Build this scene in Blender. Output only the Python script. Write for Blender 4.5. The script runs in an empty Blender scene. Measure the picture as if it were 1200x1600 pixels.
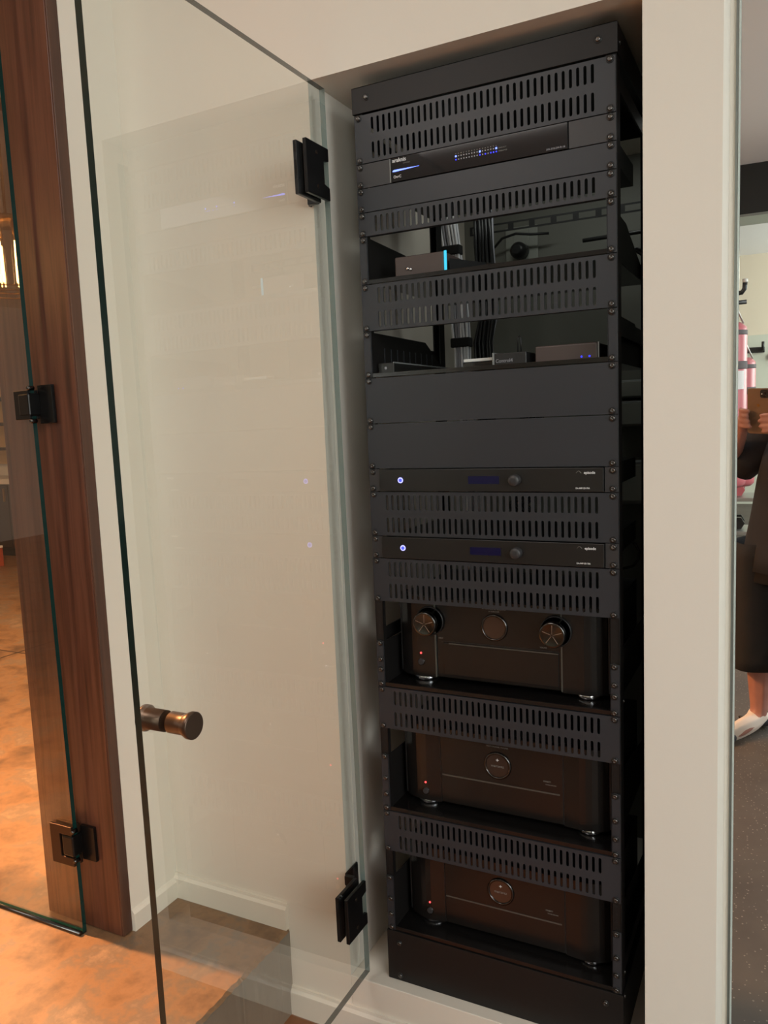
import bpy, bmesh, math, random
from mathutils import Vector, Matrix
random.seed(4)
S = bpy.context.scene
COL = S.collection
PI = math.pi

# ------------------------------------------------------------------ camera
# frame: X along the rack wall (right), Y into the wall, Z up. Rack front Y=0, bottom of the 37 units Z=0
FLOOR = -0.246      # lower floor
DECK = -0.046       # raised concrete floor
LEDGE = -0.1124     # painted ledge the rack stands on
CAM = Vector((0.4979, -1.3843, 1.0711))
YAW, PITCH, ROLL = 0.4737, 0.1143, -0.0405
fw = Vector((-math.sin(YAW)*math.cos(PITCH), math.cos(YAW)*math.cos(PITCH), -math.sin(PITCH)))
rt = Vector((math.cos(YAW), math.sin(YAW), 0)); up = rt.cross(fw)
cA = math.cos(ROLL)*rt + math.sin(ROLL)*up
cB = -math.sin(ROLL)*rt + math.cos(ROLL)*up
CROT = Matrix((cA, cB, -fw)).transposed()
cd = bpy.data.cameras.new('camera'); cam = bpy.data.objects.new('camera', cd); COL.objects.link(cam)
cam.matrix_world = Matrix.Translation(CAM) @ CROT.to_4x4()
cd.sensor_fit = 'VERTICAL'; cd.sensor_height = 24.0; cd.lens = 24.0*1234.7/1600.0
cd.clip_start = 0.004; cd.clip_end = 60
S.camera = cam

# ------------------------------------------------------------------ world, lights, exposure
S.view_settings.view_transform = 'Standard'; S.view_settings.look = 'None'
S.view_settings.gamma = 1.0; S.view_settings.use_curve_mapping = False
S.view_settings.exposure = 0.08
w = bpy.data.worlds.new('world'); S.world = w; w.use_nodes = True
w.node_tree.nodes['Background'].inputs[0].default_value = (0.95, 0.95, 0.95, 1)
w.node_tree.nodes['Background'].inputs[1].default_value = 0.30

def area(name, loc, target, sx, sy, power, color):
    l = bpy.data.lights.new(name, 'AREA'); l.shape = 'RECTANGLE'; l.size = sx; l.size_y = sy
    l.energy = power; l.color = color
    o = bpy.data.objects.new(name, l); COL.objects.link(o); o.location = loc
    o.rotation_euler = (Vector(target)-Vector(loc)).to_track_quat('-Z', 'Y').to_euler()
    return o
# gym: ceiling light and the big daylight window further back; lounge: warm lamps
area('gym_ceiling_light', (2.6, -2.8, 2.40), (2.6, -2.8, 0), 1.6, 1.2, 40, (0.98, 0.98, 1.0))
area('gym_side_window', (3.9, -2.1, 1.45), (0.0, -1.2, 1.1), 2.2, 1.7, 88, (0.90, 0.98, 1.0))
area('gym_daylight', (3.4, -6.6, 1.6), (0.3, -6.6, 1.5), 2.2, 1.7, 120, (0.94, 1.0, 0.95))
area('landing_ceiling_light', (-0.75, -1.9, 2.40), (-0.75, -1.7, 0), 0.8, 0.8, 15, (1.0, 0.94, 0.89))
lounge = area('lounge_lamp', (-2.6, -0.38, 2.30), (-1.15, -0.62, -0.05), 0.12, 0.12, 50, (1.0, 0.47, 0.19))
lounge.data.spread = math.radians(84)
area('lounge_ceiling_light', (-2.7, 1.1, 2.38), (-2.7, 1.1, 0), 1.2, 1.2, 125, (1.0, 0.55, 0.27))
area('closet_fill_light', (0.02, 0.475, 1.70), (0.0, 0.56, 0.6), 0.5, 0.05, 0.6, (0.95, 1.0, 0.93))  # unseen fill light, added to brighten the closet interior and cables

# ------------------------------------------------------------------ materials
def mat(name, col, rough=0.5, metal=0.0, spec=0.5, emit=None, estr=1.0, bump=None, coat=0.0):
    m = bpy.data.materials.new(name); m.use_nodes = True; nt = m.node_tree; b = nt.nodes['Principled BSDF']
    b.inputs['Base Color'].default_value = (*col, 1); b.inputs['Roughness'].default_value = rough
    b.inputs['Metallic'].default_value = metal; b.inputs['Specular IOR Level'].default_value = spec
    b.inputs['Coat Weight'].default_value = coat
    if emit:
        b.inputs['Emission Color'].default_value = (*emit, 1); b.inputs['Emission Strength'].default_value = estr
    if bump:
        tc = nt.nodes.new('ShaderNodeTexCoord'); n = nt.nodes.new('ShaderNodeTexNoise'); bp = nt.nodes.new('ShaderNodeBump')
        n.inputs['Scale'].default_value = bump[0]; n.inputs['Detail'].default_value = 3
        bp.inputs['Strength'].default_value = bump[1]; bp.inputs['Distance'].default_value = bump[2]
        nt.links.new(tc.outputs['Object'], n.inputs['Vector']); nt.links.new(n.outputs['Fac'], bp.inputs['Height'])
        nt.links.new(bp.outputs['Normal'], b.inputs['Normal'])
    return m
def s2l(r, g, b):
    f = lambda c: (c/255/12.92) if c/255 <= 0.04045 else ((c/255+0.055)/1.055)**2.4
    return (f(r), f(g), f(b))
def noise_mat(name, stops, scale=(1, 1, 1), nscale=4, detail=8, rough=0.5, dist=0.0, bump=0.0, bdist=0.002, rrange=None, spec=0.5, coords='Object'):
    m = mat(name, (0.5, 0.5, 0.5), rough, spec=spec); nt = m.node_tree; b = nt.nodes['Principled BSDF']
    tc = nt.nodes.new('ShaderNodeTexCoord'); mp = nt.nodes.new('ShaderNodeMapping'); n = nt.nodes.new('ShaderNodeTexNoise'); cr = nt.nodes.new('ShaderNodeValToRGB')
    mp.inputs['Scale'].default_value = scale; n.inputs['Scale'].default_value = nscale; n.inputs['Detail'].default_value = detail
    n.inputs['Distortion'].default_value = dist
    e = cr.color_ramp.elements
    while len(e) < len(stops): e.new(0.5)
    for i, (p, c) in enumerate(stops): e[i].position = p; e[i].color = (*c, 1)
    nt.links.new(tc.outputs[coords], mp.inputs[0]); nt.links.new(mp.outputs[0], n.inputs['Vector']); nt.links.new(n.outputs['Fac'], cr.inputs[0])
    nt.links.new(cr.outputs[0], b.inputs['Base Color'])
    if bump:
        bp = nt.nodes.new('ShaderNodeBump'); bp.inputs['Strength'].default_value = bump; bp.inputs['Distance'].default_value = bdist
        nt.links.new(n.outputs['Fac'], bp.inputs['Height']); nt.links.new(bp.outputs['Normal'], b.inputs['Normal'])
    if rrange:
        mr = nt.nodes.new('ShaderNodeMapRange'); mr.inputs[3].default_value = rrange[0]; mr.inputs[4].default_value = rrange[1]
        nt.links.new(n.outputs['Fac'], mr.inputs[0]); nt.links.new(mr.outputs[0], b.inputs['Roughness'])
    return m
def glass_mat(name, tint, boost=2.0, ior=1.5):
    # architectural glass: clear with a slight tint, one Fresnel reflection on the face the ray enters
    m = bpy.data.materials.new(name); m.use_nodes = True; nt = m.node_tree; nt.nodes.clear()
    out = nt.nodes.new('ShaderNodeOutputMaterial'); mx = nt.nodes.new('ShaderNodeMixShader')
    t = nt.nodes.new('ShaderNodeBsdfTransparent'); t.inputs[0].default_value = (*tint, 1)
    g = nt.nodes.new('ShaderNodeBsdfGlossy'); g.inputs['Roughness'].default_value = 0.004; g.inputs[0].default_value = (1, 1, 1, 1)
    fr = nt.nodes.new('ShaderNodeFresnel'); fr.inputs[0].default_value = ior
    ge = nt.nodes.new('ShaderNodeNewGeometry')
    m1 = nt.nodes.new('ShaderNodeMath'); m1.operation = 'MULTIPLY'; m1.inputs[1].default_value = boost
    m2 = nt.nodes.new('ShaderNodeMath'); m2.operation = 'SUBTRACT'; m2.inputs[0].default_value = 1.0
    m3 = nt.nodes.new('ShaderNodeMath'); m3.operation = 'MULTIPLY'; m3.use_clamp = True
    nt.links.new(fr.outputs[0], m1.inputs[0]); nt.links.new(ge.outputs['Backfacing'], m2.inputs[1])
    nt.links.new(m1.outputs[0], m3.inputs[0]); nt.links.new(m2.outputs[0], m3.inputs[1])
    nt.links.new(m3.outputs[0], mx.inputs[0]); nt.links.new(t.outputs[0], mx.inputs[1]); nt.links.new(g.outputs[0], mx.inputs[2])
    nt.links.new(mx.outputs[0], out.inputs[0])
    return m

M = {}
M['paint'] = mat('wall_paint', s2l(225, 217, 204), 0.62, bump=(260, 0.15, 0.0006))
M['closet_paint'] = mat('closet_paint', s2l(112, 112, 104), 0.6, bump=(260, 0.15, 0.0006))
M['trim'] = mat('trim_paint', s2l(224, 216, 202), 0.38)
M['ceil'] = mat('ceiling_paint', s2l(240, 240, 240), 0.8)
M['gymwall'] = mat('gym_wall_paint', s2l(226, 216, 196), 0.7)
M['gymlow'] = mat('gym_wall_panel', s2l(206, 212, 198), 0.35)
M['powder'] = mat('black_powder_coat', s2l(46, 48, 52), 0.42, spec=0.45, bump=(1600, 0.2, 0.0002))
M['powder_dark'] = mat('black_rack_steel', s2l(24, 22, 21), 0.46, spec=0.35, bump=(1600, 0.2, 0.0002))
M['screw'] = mat('black_nickel_screw', s2l(96, 94, 92), 0.22, metal=0.9)
M['washer'] = mat('black_washer', (0.012, 0.012, 0.012), 0.35)
M['hole'] = mat('tapped_hole', (0.004, 0.004, 0.004), 0.6)
M['gloss'] = mat('gloss_black', (0.010, 0.010, 0.011), 0.06, spec=0.5)
M['deckgloss'] = mat('gloss_shelf_steel', s2l(22, 20, 19), 0.2, spec=0.5)
M['satin'] = mat('satin_black_aluminium', s2l(28, 27, 26), 0.34, spec=0.5)
M['satin2'] = mat('satin_charcoal_ear', s2l(50, 49, 50), 0.42)
M['receiver'] = mat('brushed_black_fascia', s2l(23, 20, 18), 0.27, spec=0.6)
M['chassis'] = mat('device_chassis', (0.012, 0.012, 0.013), 0.5)
M['chrome'] = mat('polished_foot_ring', s2l(205, 205, 208), 0.14, metal=1.0)
M['darkchrome'] = mat('dark_chrome', s2l(90, 88, 86), 0.16, metal=1.0)
M['porthole'] = mat('porthole_glass', s2l(58, 42, 34), 0.10, spec=0.8)
M['line'] = mat('engraved_grey_line', s2l(96, 96, 90), 0.35, metal=0.5)
M['white'] = mat('white_print', s2l(215, 215, 215), 0.5)
M['greyprint'] = mat('grey_print', s2l(120, 118, 112), 0.5)
M['led_blue'] = mat('blue_led', (0, 0, 0.2), 0.4, emit=(0.02, 0.03, 1.0), estr=2.5)
M['led_blue_hot'] = mat('bright_blue_led', (0.2, 0.3, 1), 0.4, emit=(0.10, 0.16, 1.0), estr=3.0)
M['led_ring'] = mat('power_ring', (0.3, 0.3, 1), 0.4, emit=(0.38, 0.38, 1.0), estr=1.6)
M['led_core'] = mat('power_core', (0.1, 0.1, 0.8), 0.4, emit=(0.03, 0.07, 0.85), estr=1.0)
M['led_cyan'] = mat('cyan_light_strip', (0, 0.3, 0.5), 0.4, emit=(0.05, 0.5, 0.72), estr=0.95)
M['led_red'] = mat('red_led', (0.6, 0, 0), 0.4, emit=(1.0, 0.08, 0.08), estr=2.2)
M['led_off'] = mat('unlit_led', s2l(150, 150, 155), 0.4)
M['lcd'] = mat('dark_blue_display', (0.004, 0.004, 0.03), 0.15, emit=(0.01, 0.012, 0.10), estr=0.05)
M['whiteplastic'] = mat('white_plastic', s2l(215, 215, 210), 0.3)
M['greyplastic'] = mat('grey_plastic', s2l(120, 122, 120), 0.5)
M['browngrey'] = mat('dark_taupe_plastic', s2l(74, 62, 58), 0.45)
M['blackplastic'] = mat('black_plastic', (0.012, 0.012, 0.012), 0.4)
M['cable_w'] = mat('white_cable_jacket', s2l(232, 232, 236), 0.45)
M['cable_g'] = mat('grey_cable_jacket', s2l(150, 150, 158), 0.45)
M['cable_b'] = mat('black_cable_jacket', (0.012, 0.012, 0.013), 0.4)
M['velcro'] = mat('black_hook_and_loop', (0.01, 0.01, 0.01), 0.95)
M['glass'] = glass_mat('clear_glass', (0.968, 0.985, 0.972), 1.9)
M['glass2'] = glass_mat('clear_glass_sidelight', (0.96, 0.975, 0.96), 2.1)
M['edge'] = mat('polished_glass_edge', (0.003, 0.016, 0.014), 0.08, spec=0.6)
M['edge_pale'] = mat('pale_glass_edge', s2l(128, 142, 138), 0.15)
M['edge_teal'] = mat('green_glass_edge', (0.004, 0.034, 0.029), 0.10, spec=0.6)
M['mirror'] = mat('silvered_mirror', (0.93, 0.95, 0.935), 0.002, metal=1.0)
M['mirror_edge'] = mat('mirror_edge_polish', s2l(205, 215, 210), 0.2, metal=0.3)
M['channel'] = mat('aluminium_channel', s2l(150, 155, 152), 0.3, metal=0.9)
M['bronze'] = mat('oil_rubbed_bronze', s2l(96, 78, 66), 0.34, metal=0.85, bump=(900, 0.1, 0.0002))
M['hinge'] = mat('black_hinge_metal', s2l(24, 23, 23), 0.28, metal=0.5, spec=0.5)
M['hinge_brown'] = mat('dark_bronze_hinge_metal', s2l(62, 48, 38), 0.32, metal=0.75)
M['wood'] = noise_mat('red_brown_wood', [(0.28, s2l(54, 30, 22)), (0.45, s2l(84, 48, 34)), (0.58, s2l(98, 60, 44)), (0.75, s2l(64, 36, 26))],
                      (26, 26, 1.0), 2.2, 9, 0.36, dist=0.4, bump=0.15, bdist=0.001, spec=0.5)
M['wood_dark'] = noise_mat('dark_wood_edge', [(0.3, s2l(66, 42, 32)), (0.7, s2l(92, 60, 44))], (30, 30, 1.2), 2, 6, 0.42)
M['deck'] = noise_mat('orange_stained_concrete', [(0.33, s2l(84, 66, 52)), (0.44, s2l(120, 92, 66)), (0.51, s2l(138, 106, 76)), (0.57, s2l(116, 100, 84)), (0.66, s2l(152, 126, 100))],
                      (1, 1, 1), 6.0, 15, 0.42, dist=0.15)
for n_ in M['deck'].node_tree.nodes:
    if n_.type == 'TEX_NOISE': n_.inputs['Roughness'].default_value = 0.66
M['riser'] = noise_mat('grey_step_plaster', [(0.3, s2l(116, 106, 94)), (0.7, s2l(134, 124, 110))], (1, 1, 1), 5, 6, 0.65, bump=0.1)
M['brownfloor'] = noise_mat('brown_stained_concrete', [(0.3, s2l(104, 64, 38)), (0.6, s2l(138, 90, 56)), (0.8, s2l(120, 84, 58))], (1, 1, 1), 4, 10, 0.4, dist=0.6)
M['rubber'] = None
M['redvinyl'] = mat('red_vinyl', s2l(192, 104, 112), 0.36)
M['strap'] = mat('grey_webbing', s2l(96, 90, 92), 0.8)
M['steel'] = mat('galvanised_steel', s2l(190, 190, 186), 0.35, metal=0.8)
M['beam'] = mat('black_ceiling_beam', s2l(34, 34, 33), 0.7)
M['skin'] = noise_mat('skin', [(0.3, s2l(160, 112, 100)), (0.7, s2l(178, 128, 114))], (1, 1, 1), 18, 4, 0.5, bump=0.06, bdist=0.001)
M['hair'] = mat('dark_hair', s2l(44, 34, 28), 0.6, bump=(120, 0.8, 0.004))
M['tee'] = noise_mat('charcoal_tee', [(0.3, s2l(31, 33, 39)), (0.7, s2l(38, 40, 46))], (1, 1, 1), 9, 6, 0.9, bump=0.5, bdist=0.012)
M['shorts'] = noise_mat('black_shorts_fabric', [(0.3, s2l(20, 20, 22)), (0.7, s2l(28, 27, 29))], (1, 1, 1), 8, 6, 0.85, bump=0.5, bdist=0.012)
M['sock'] = mat('white_sock', s2l(225, 215, 205), 0.9, bump=(400, 0.4, 0.001))
M['sockgrey'] = mat('grey_sock_patch', s2l(74, 78, 86), 0.9)
M['phoneback'] = mat('bronze_phone_back', s2l(128, 100, 78), 0.25, spec=0.6)
M['lens'] = mat('camera_lens', (0.01, 0.01, 0.012), 0.05)
M['eye'] = mat('eye_white', s2l(225, 220, 215), 0.2)
M['iris'] = mat('brown_iris', s2l(60, 40, 28), 0.2)
M['filament'] = mat('glowing_filament', (1, 0.7, 0.4), 0.4, emit=(1.0, 0.58, 0.22), estr=45)
M['bulbglass'] = glass_mat('bulb_glass', (0.98, 0.95, 0.88), 1.2)
M['brass'] = mat('aged_brass', s2l(150, 110, 60), 0.35, metal=0.9)
M['cabinet'] = mat('dark_cabinet_wood', s2l(48, 34, 26), 0.45)
M['stonetop'] = mat('pale_stone_top', s2l(205, 198, 186), 0.3)
M['bottle'] = mat('amber_glass_bottle', s2l(150, 88, 36), 0.12, spec=0.8)
M['tan'] = mat('tan_shelf_back', s2l(206, 168, 116), 0.5)
M['redbox'] = mat('rust_red_carton', s2l(150, 66, 40), 0.6)
M['blackiron'] = mat('black_iron', (0.014, 0.014, 0.014), 0.4)
M['matgrey'] = mat('grey_foam_mat', s2l(84, 78, 74), 0.8)
M['outlet'] = mat('grey_outlet_plate', s2l(148, 150, 142), 0.45)
def rubber():
    m = noise_mat('speckled_rubber_floor', [(0.3, s2l(70, 62, 56)), (0.7, s2l(84, 76, 68))], (1, 1, 1), 6, 6, 0.6)
    nt = m.node_tree; b = nt.nodes['Principled BSDF']; src = b.inputs['Base Color'].links[0].from_socket
    tc = nt.nodes.new('ShaderNodeTexCoord'); v = nt.nodes.new('ShaderNodeTexVoronoi'); v.inputs['Scale'].default_value = 75
    l = nt.nodes.new('ShaderNodeMath'); l.operation = 'LESS_THAN'; l.inputs[1].default_value = 0.16
    mx = nt.nodes.new('ShaderNodeMixRGB'); mx.inputs[2].default_value = (*s2l(128, 118, 108), 1)
    nt.links.new(tc.outputs['Object'], v.inputs['Vector']); nt.links.new(v.outputs['Distance'], l.inputs[0])
    nt.links.new(l.outputs[0], mx.inputs[0]); nt.links.new(src, mx.inputs[1]); nt.links.new(mx.outputs[0], b.inputs['Base Color'])
    return m
M['rubber'] = rubber()

# ------------------------------------------------------------------ mesh helpers
def NB(): return bmesh.new()
def box(bm, x0, x1, y0, y1, z0, z1, mi=0, skip=''):
    vs = [bm.verts.new(p) for p in ((x0, y0, z0), (x1, y0, z0), (x1, y1, z0), (x0, y1, z0), (x0, y0, z1), (x1, y0, z1), (x1, y1, z1), (x0, y1, z1))]
    for k, f in (('b', (0, 3, 2, 1)), ('t', (4, 5, 6, 7)), ('f', (0, 1, 5, 4)), ('r', (1, 2, 6, 5)), ('k', (2, 3, 7, 6)), ('l', (3, 0, 4, 7))):
        if k in skip: continue
        fc = bm.faces.new([vs[i] for i in f]); fc.material_index = mi
    return vs
def prism(bm, pts, axis, a, b, mi=0):
    # pts: 2D polygon; axis 'x': (y,z), 'y': (x,z), 'z': (x,y)
    def P(p, t): return {'x': (t, p[0], p[1]), 'y': (p[0], t, p[1]), 'z': (p[0], p[1], t)}[axis]
    A = [bm.verts.new(P(p, a)) for p in pts]; B = [bm.verts.new(P(p, b)) for p in pts]; n = len(pts)
    fs = [bm.faces.new(A[::-1]), bm.faces.new(B)]
    for i in range(n): fs.append(bm.faces.new((A[i], A[(i+1) % n], B[(i+1) % n], B[i])))
    for f in fs: f.material_index = mi
def lathe(bm, prof, c, axis='y', n=24, mi=0, smooth=True):
    # prof: (radius, along) ; closed at both ends
    rings = []
    for r, t in prof:
        ring = []
        for i in range(n):
            a = 2*PI*i/n; u, v = r*math.cos(a), r*math.sin(a)
            p = {'y': (c[0]+u, c[1]+t, c[2]+v), 'x': (c[0]+t, c[1]+u, c[2]+v), 'z': (c[0]+u, c[1]+v, c[2]+t)}[axis]
            ring.append(bm.verts.new(p))
        rings.append(ring)
    for a, b in zip(rings, rings[1:]):
        for i in range(n):
            f = bm.faces.new((a[i], a[(i+1) % n], b[(i+1) % n], b[i])); f.material_index = mi; f.smooth = smooth
    for r in (rings[0], rings[-1]):
        f = bm.faces.new(r); f.material_index = mi
def tube(bm, pts, r, n=8, mi=0, closed=False):
    pts = [Vector(p) for p in pts]; rings = []; N = len(pts); prev = None
    for i, p in enumerate(pts):
        d = (pts[(i+1) % N]-pts[i-1]) if closed else (pts[min(i+1, N-1)]-pts[max(i-1, 0)])
        d.normalize()
        if prev is None:
            ref = Vector((0, 0, 1)) if abs(d.z) < 0.9 else Vector((1, 0, 0)); u = d.cross(ref).normalized()
        else: u = (prev - d*prev.dot(d)).normalized()
        prev = u; v = d.cross(u); rr = r[i] if isinstance(r, (list, tuple)) else r
        rings.append([bm.verts.new(p + rr*(math.cos(2*PI*k/n)*u + math.sin(2*PI*k/n)*v)) for k in range(n)])
    L = list(zip(rings, rings[1:])) + ([(rings[-1], rings[0])] if closed else [])
    for a, b in L:
        for k in range(n):
            f = bm.faces.new((a[k], a[(k+1) % n], b[(k+1) % n], b[k])); f.smooth = True; f.material_index = mi
    if not closed:
        for rg in (rings[0], rings[-1]): bm.faces.new(rg).material_index = mi
def mesh(name, bm, mats):
    bmesh.ops.recalc_face_normals(bm, faces=bm.faces)
    me = bpy.data.meshes.new(name); bm.to_mesh(me); bm.free()
    for m in (mats if isinstance(mats, (list, tuple)) else [mats]): me.materials.append(M[m] if isinstance(m, str) else m)
    return me
def ob(name, data, mats=None, parent=None, bevel=0, seg=2, loc=None):
    if isinstance(data, bmesh.types.BMesh): data = mesh(name, data, mats)
    o = bpy.data.objects.new(name, data); COL.objects.link(o)
    if parent: o.parent = parent
    if loc: o.location = loc
    if bevel:
        b = o.modifiers.new('bevel', 'BEVEL'); b.width = bevel; b.segments = seg; b.limit_method = 'ANGLE'; b.angle_limit = 0.6
        b.harden_normals = False
    return o
def tag(o, label, cat, group=None):
    o['label'] = label; o['category'] = cat
    if group: o['group'] = group
    return o
def thing(name, label, cat, loc=(0, 0, 0), group=None, rot=None):
    o = bpy.data.objects.new(name, None); COL.objects.link(o); o.location = loc; o.empty_display_size = 0.05
    if rot: o.rotation_euler = rot
    return tag(o, label, cat, group)
def struct(name, bm, mats, parent=None, bevel=0):
    o = ob(name, bm, mats, parent, bevel)
    if not parent: o['kind'] = 'structure'
    return o
def sbox(name, x0, x1, y0, y1, z0, z1, m, parent=None, bevel=0):
    bm = NB(); box(bm, x0, x1, y0, y1, z0, z1); return struct(name, bm, m, parent, bevel)
def text(name, body, size, x, y, z, m, parent, align='LEFT', sx=1.0, shear=0, bold=0.0, ext=0.0002):
    c = bpy.data.curves.new(name, 'FONT'); c.body = body; c.size = size; c.align_x = align; c.align_y = 'CENTER'
    c.extrude = ext; c.shear = shear; c.offset = bold; c.resolution_u = 3
    t = bpy.data.objects.new(name, c); COL.objects.link(t)
    dg = bpy.context.evaluated_depsgraph_get(); me = bpy.data.meshes.new_from_object(t.evaluated_get(dg))
    bpy.data.objects.remove(t); me.materials.clear(); me.materials.append(M[m])
    me.transform(Matrix.Translation((x, y, z)) @ Matrix.Rotation(PI/2, 4, 'X') @ Matrix.Diagonal((sx, 1, 1, 1)))
    return ob(name, me, None, parent)

# ------------------------------------------------------------------ the setting
WY = -0.029          # face of the rack wall
OX0, OX1, OT = -0.322, 0.2875, 1.717   # opening
TOP = 2.45
sbox('floor', -0.476, 4.0, -8.2, 1.2, FLOOR-0.1, FLOOR, 'brownfloor')
bm = NB(); box(bm, 0.10, 3.98, -8.0, 0.30, FLOOR, FLOOR+0.004); ob('floor_3', bm, 'rubber')['kind'] = 'structure'
# raised concrete floor with a worn arris
bm = NB()
bm2 = []
n = 90
ys = [-8.0 + (4.1+8.0)*i/n for i in range(n+1)]
ys = sorted(set([round(y, 4) for y in ys] + [round(-1.5+0.012*i, 4) for i in range(120)]))
tl, tm, te, bl = [], [], [], []
for y in ys:
    j = random.uniform(-0.002, 0.002)
    tl.append(bm.verts.new((-7.0, y, DECK))); tm.append(bm.verts.new((-0.488, y, DECK))); te.append(bm.verts.new((-0.482+j, y, DECK-random.uniform(0, 0.0008))))
    bl.append(bm.verts.new((-0.476+j*0.6, y, DECK-0.006-random.uniform(0, 0.003))))
bb = [bm.verts.new((-0.476, y, FLOOR-0.05)) for y in ys]
for i in range(len(ys)-1):
    bm.faces.new((tl[i], tm[i], tm[i+1], tl[i+1])).material_index = 0
    bm.faces.new((tm[i], te[i], te[i+1], tm[i+1])).material_index = 0
    bm.faces.new((te[i], bl[i], bl[i+1], te[i+1])).material_index = 0
    bm.faces.new((bl[i], bb[i], bb[i+1], bl[i+1])).material_index = 1
ud = [bm.verts.new((-7.0, ys[0], FLOOR-0.05)), bm.verts.new((-7.0, ys[-1], FLOOR-0.05))]
bm.faces.new([tl[0], ud[0], ud[1], tl[-1]])
bm.faces.new([ud[0], bb[0], bb[-1], ud[1]])
bm.normal_update()
o = bpy.data.objects.new('floor_2', bpy.data.meshes.new('floor_2')); bm.to_mesh(o.data); bm.free(); COL.objects.link(o)
o.data.materials.append(M['deck']); o.data.materials.append(M['riser']); o['kind'] = 'structure'
# thin sawn joints in the raised floor
for k, (a, b) in enumerate((((-7.0, 1.30), (-1.2, 1.30)), ((-3.05, -2.0), (-3.05, 3.6)))):
    bm = NB()
    if a[1] == b[1]: box(bm, a[0], b[0], a[1]-0.004, a[1]+0.004, DECK, DECK+0.0006)
    else: box(bm, a[0]-0.004, a[0]+0.004, a[1], b[1], DECK, DECK+0.0006)
    ob('trim_%d' % (20+k), bm, 'blackiron')['kind'] = 'structure'
sbox('ceiling', -7.0, 4.0, -8.2, 4.2, TOP, TOP+0.1, 'ceil')
# rack wall: left pier, header, sill below ledge, right pier, closet shell
bm = NB(); box(bm, -0.800, OX0, WY, 0.95, FLOOR, TOP); struct('wall_rack_left', bm, 'paint')
bm = NB(); box(bm, OX0, OX1, WY, 0.95, OT, TOP); struct('wall_rack_header', bm, 'paint')
bm = NB(); box(bm, OX0, OX1, WY, 0.95, FLOOR, LEDGE); struct('wall_rack_sill', bm, 'trim', bevel=0.0015)
bm = NB(); prism(bm, [(OX1, WY), (0.404, WY), (0.404, 0.95), (0.372, 0.95), (0.372, 0.012), (OX1, 0.012)], 'z', FLOOR, TOP); struct('wall_rack_right', bm, 'paint')
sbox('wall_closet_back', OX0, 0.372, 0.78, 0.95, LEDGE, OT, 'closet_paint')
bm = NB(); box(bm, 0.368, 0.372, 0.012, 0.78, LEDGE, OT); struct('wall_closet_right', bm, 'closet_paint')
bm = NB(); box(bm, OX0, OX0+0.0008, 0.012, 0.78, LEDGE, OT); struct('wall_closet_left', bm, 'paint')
# return wall at the left of the niche, clad in wood on its end
sbox('wall_return', -1.035, -0.799, -0.178, 4.0, DECK-0.01, TOP, 'paint')
def base(name, pts, axis, a, b):
    bm = NB(); prism(bm, pts, axis, a, b); return struct(name, bm, 'trim')
# baseboards: profile in (y,z): flat board with a small cove on top
def prof(y, z0, h, t): return [(y, z0), (y-t, z0), (y-t, z0+h-0.012), (y-t*0.55, z0+h-0.006), (y-t*0.45, z0+h), (y, z0+h)]
base('baseboard_rack_raised', prof(WY, DECK, 0.060, 0.011), 'x', -0.799, -0.4775)
base('baseboard_rack_lower', prof(WY, FLOOR, 0.066, 0.011), 'x', -0.476, 0.404)
bm = NB(); prism(bm, [(-0.799+a, z) for a, z in ((0, DECK), (0.009, DECK), (0.009, DECK+0.040), (0.005, DECK+0.046), (0, DECK+0.050))], 'y', -0.178, WY-0.011); struct('baseboard_return', bm, 'trim')
# wood cladding on the end of the return wall (boards + edge strip)
t = thing('wood_cladding', 'red-brown wood panel cladding the end of the white return wall, carrying the hinges', 'panel', (-0.91, -0.19, DECK))
def wb(name, x0, x1, y0, y1, m, bev=0.0012):
    bm = NB(); box(bm, x0+0.91, x1+0.91, y0+0.19, y1+0.19, 0.002, TOP-DECK); return ob(name, bm, m, t, bev)
wb('face_board', -1.0155, -0.8035, -0.206, -0.1785, 'wood')
wb('edge_strip', -1.037, -1.0168, -0.2045, -0.1785, 'wood')
wb('edge_strip', -0.8030, -0.7985, -0.2055, -0.1785, 'wood_dark')
# far walls
sbox('wall_lounge_back', -7.0, -1.018, 4.0, 4.15, DECK-0.05, TOP, 'paint')
sbox('wall_lounge_left', -7.1, -7.0, -8.2, 4.15, DECK-0.05, TOP, 'paint')
sbox('wall_gym_right', 4.0, 4.1, -8.2, 1.2, FLOOR, TOP, 'gymwall')
sbox('wall_gym_mirror_side', 0.404, 4.0, 0.32, 0.45, FLOOR, TOP, 'gymwall')
sbox('wall_gym_back_upper', -7.0, 4.0, -8.2, -8.0, 1.60, TOP, 'gymwall')
sbox('wall_gym_back_lower', -7.0, 4.0, -8.2, -7.985, FLOOR, 1.60, 'gymlow')
sbox('trim_1', -1.0, 3.9, -4.35, -4.05, 2.15, TOP, 'beam')
sbox('trim_2', -1.0, 3.9, -4.36, -4.04, 2.135, 2.15, 'channel')  # pale strip stands in for light on the beam's underside

# ------------------------------------------------------------------ wall mirror right of the rack
MN = Vector((-0.02396, 0.99961, 0.01441)); MO = Vector((0.404, 0.14, 0))
ang = math.atan2(0.02396, 0.99961)
mt = thing('wall_mirror', 'tall frameless mirror right of the rack wall, reflecting person and gym', 'mirror', (0.404, 0.14, FLOOR+0.03))
mt.rotation_euler = MN.to_track_quat('Y', 'Z').to_euler()
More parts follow.
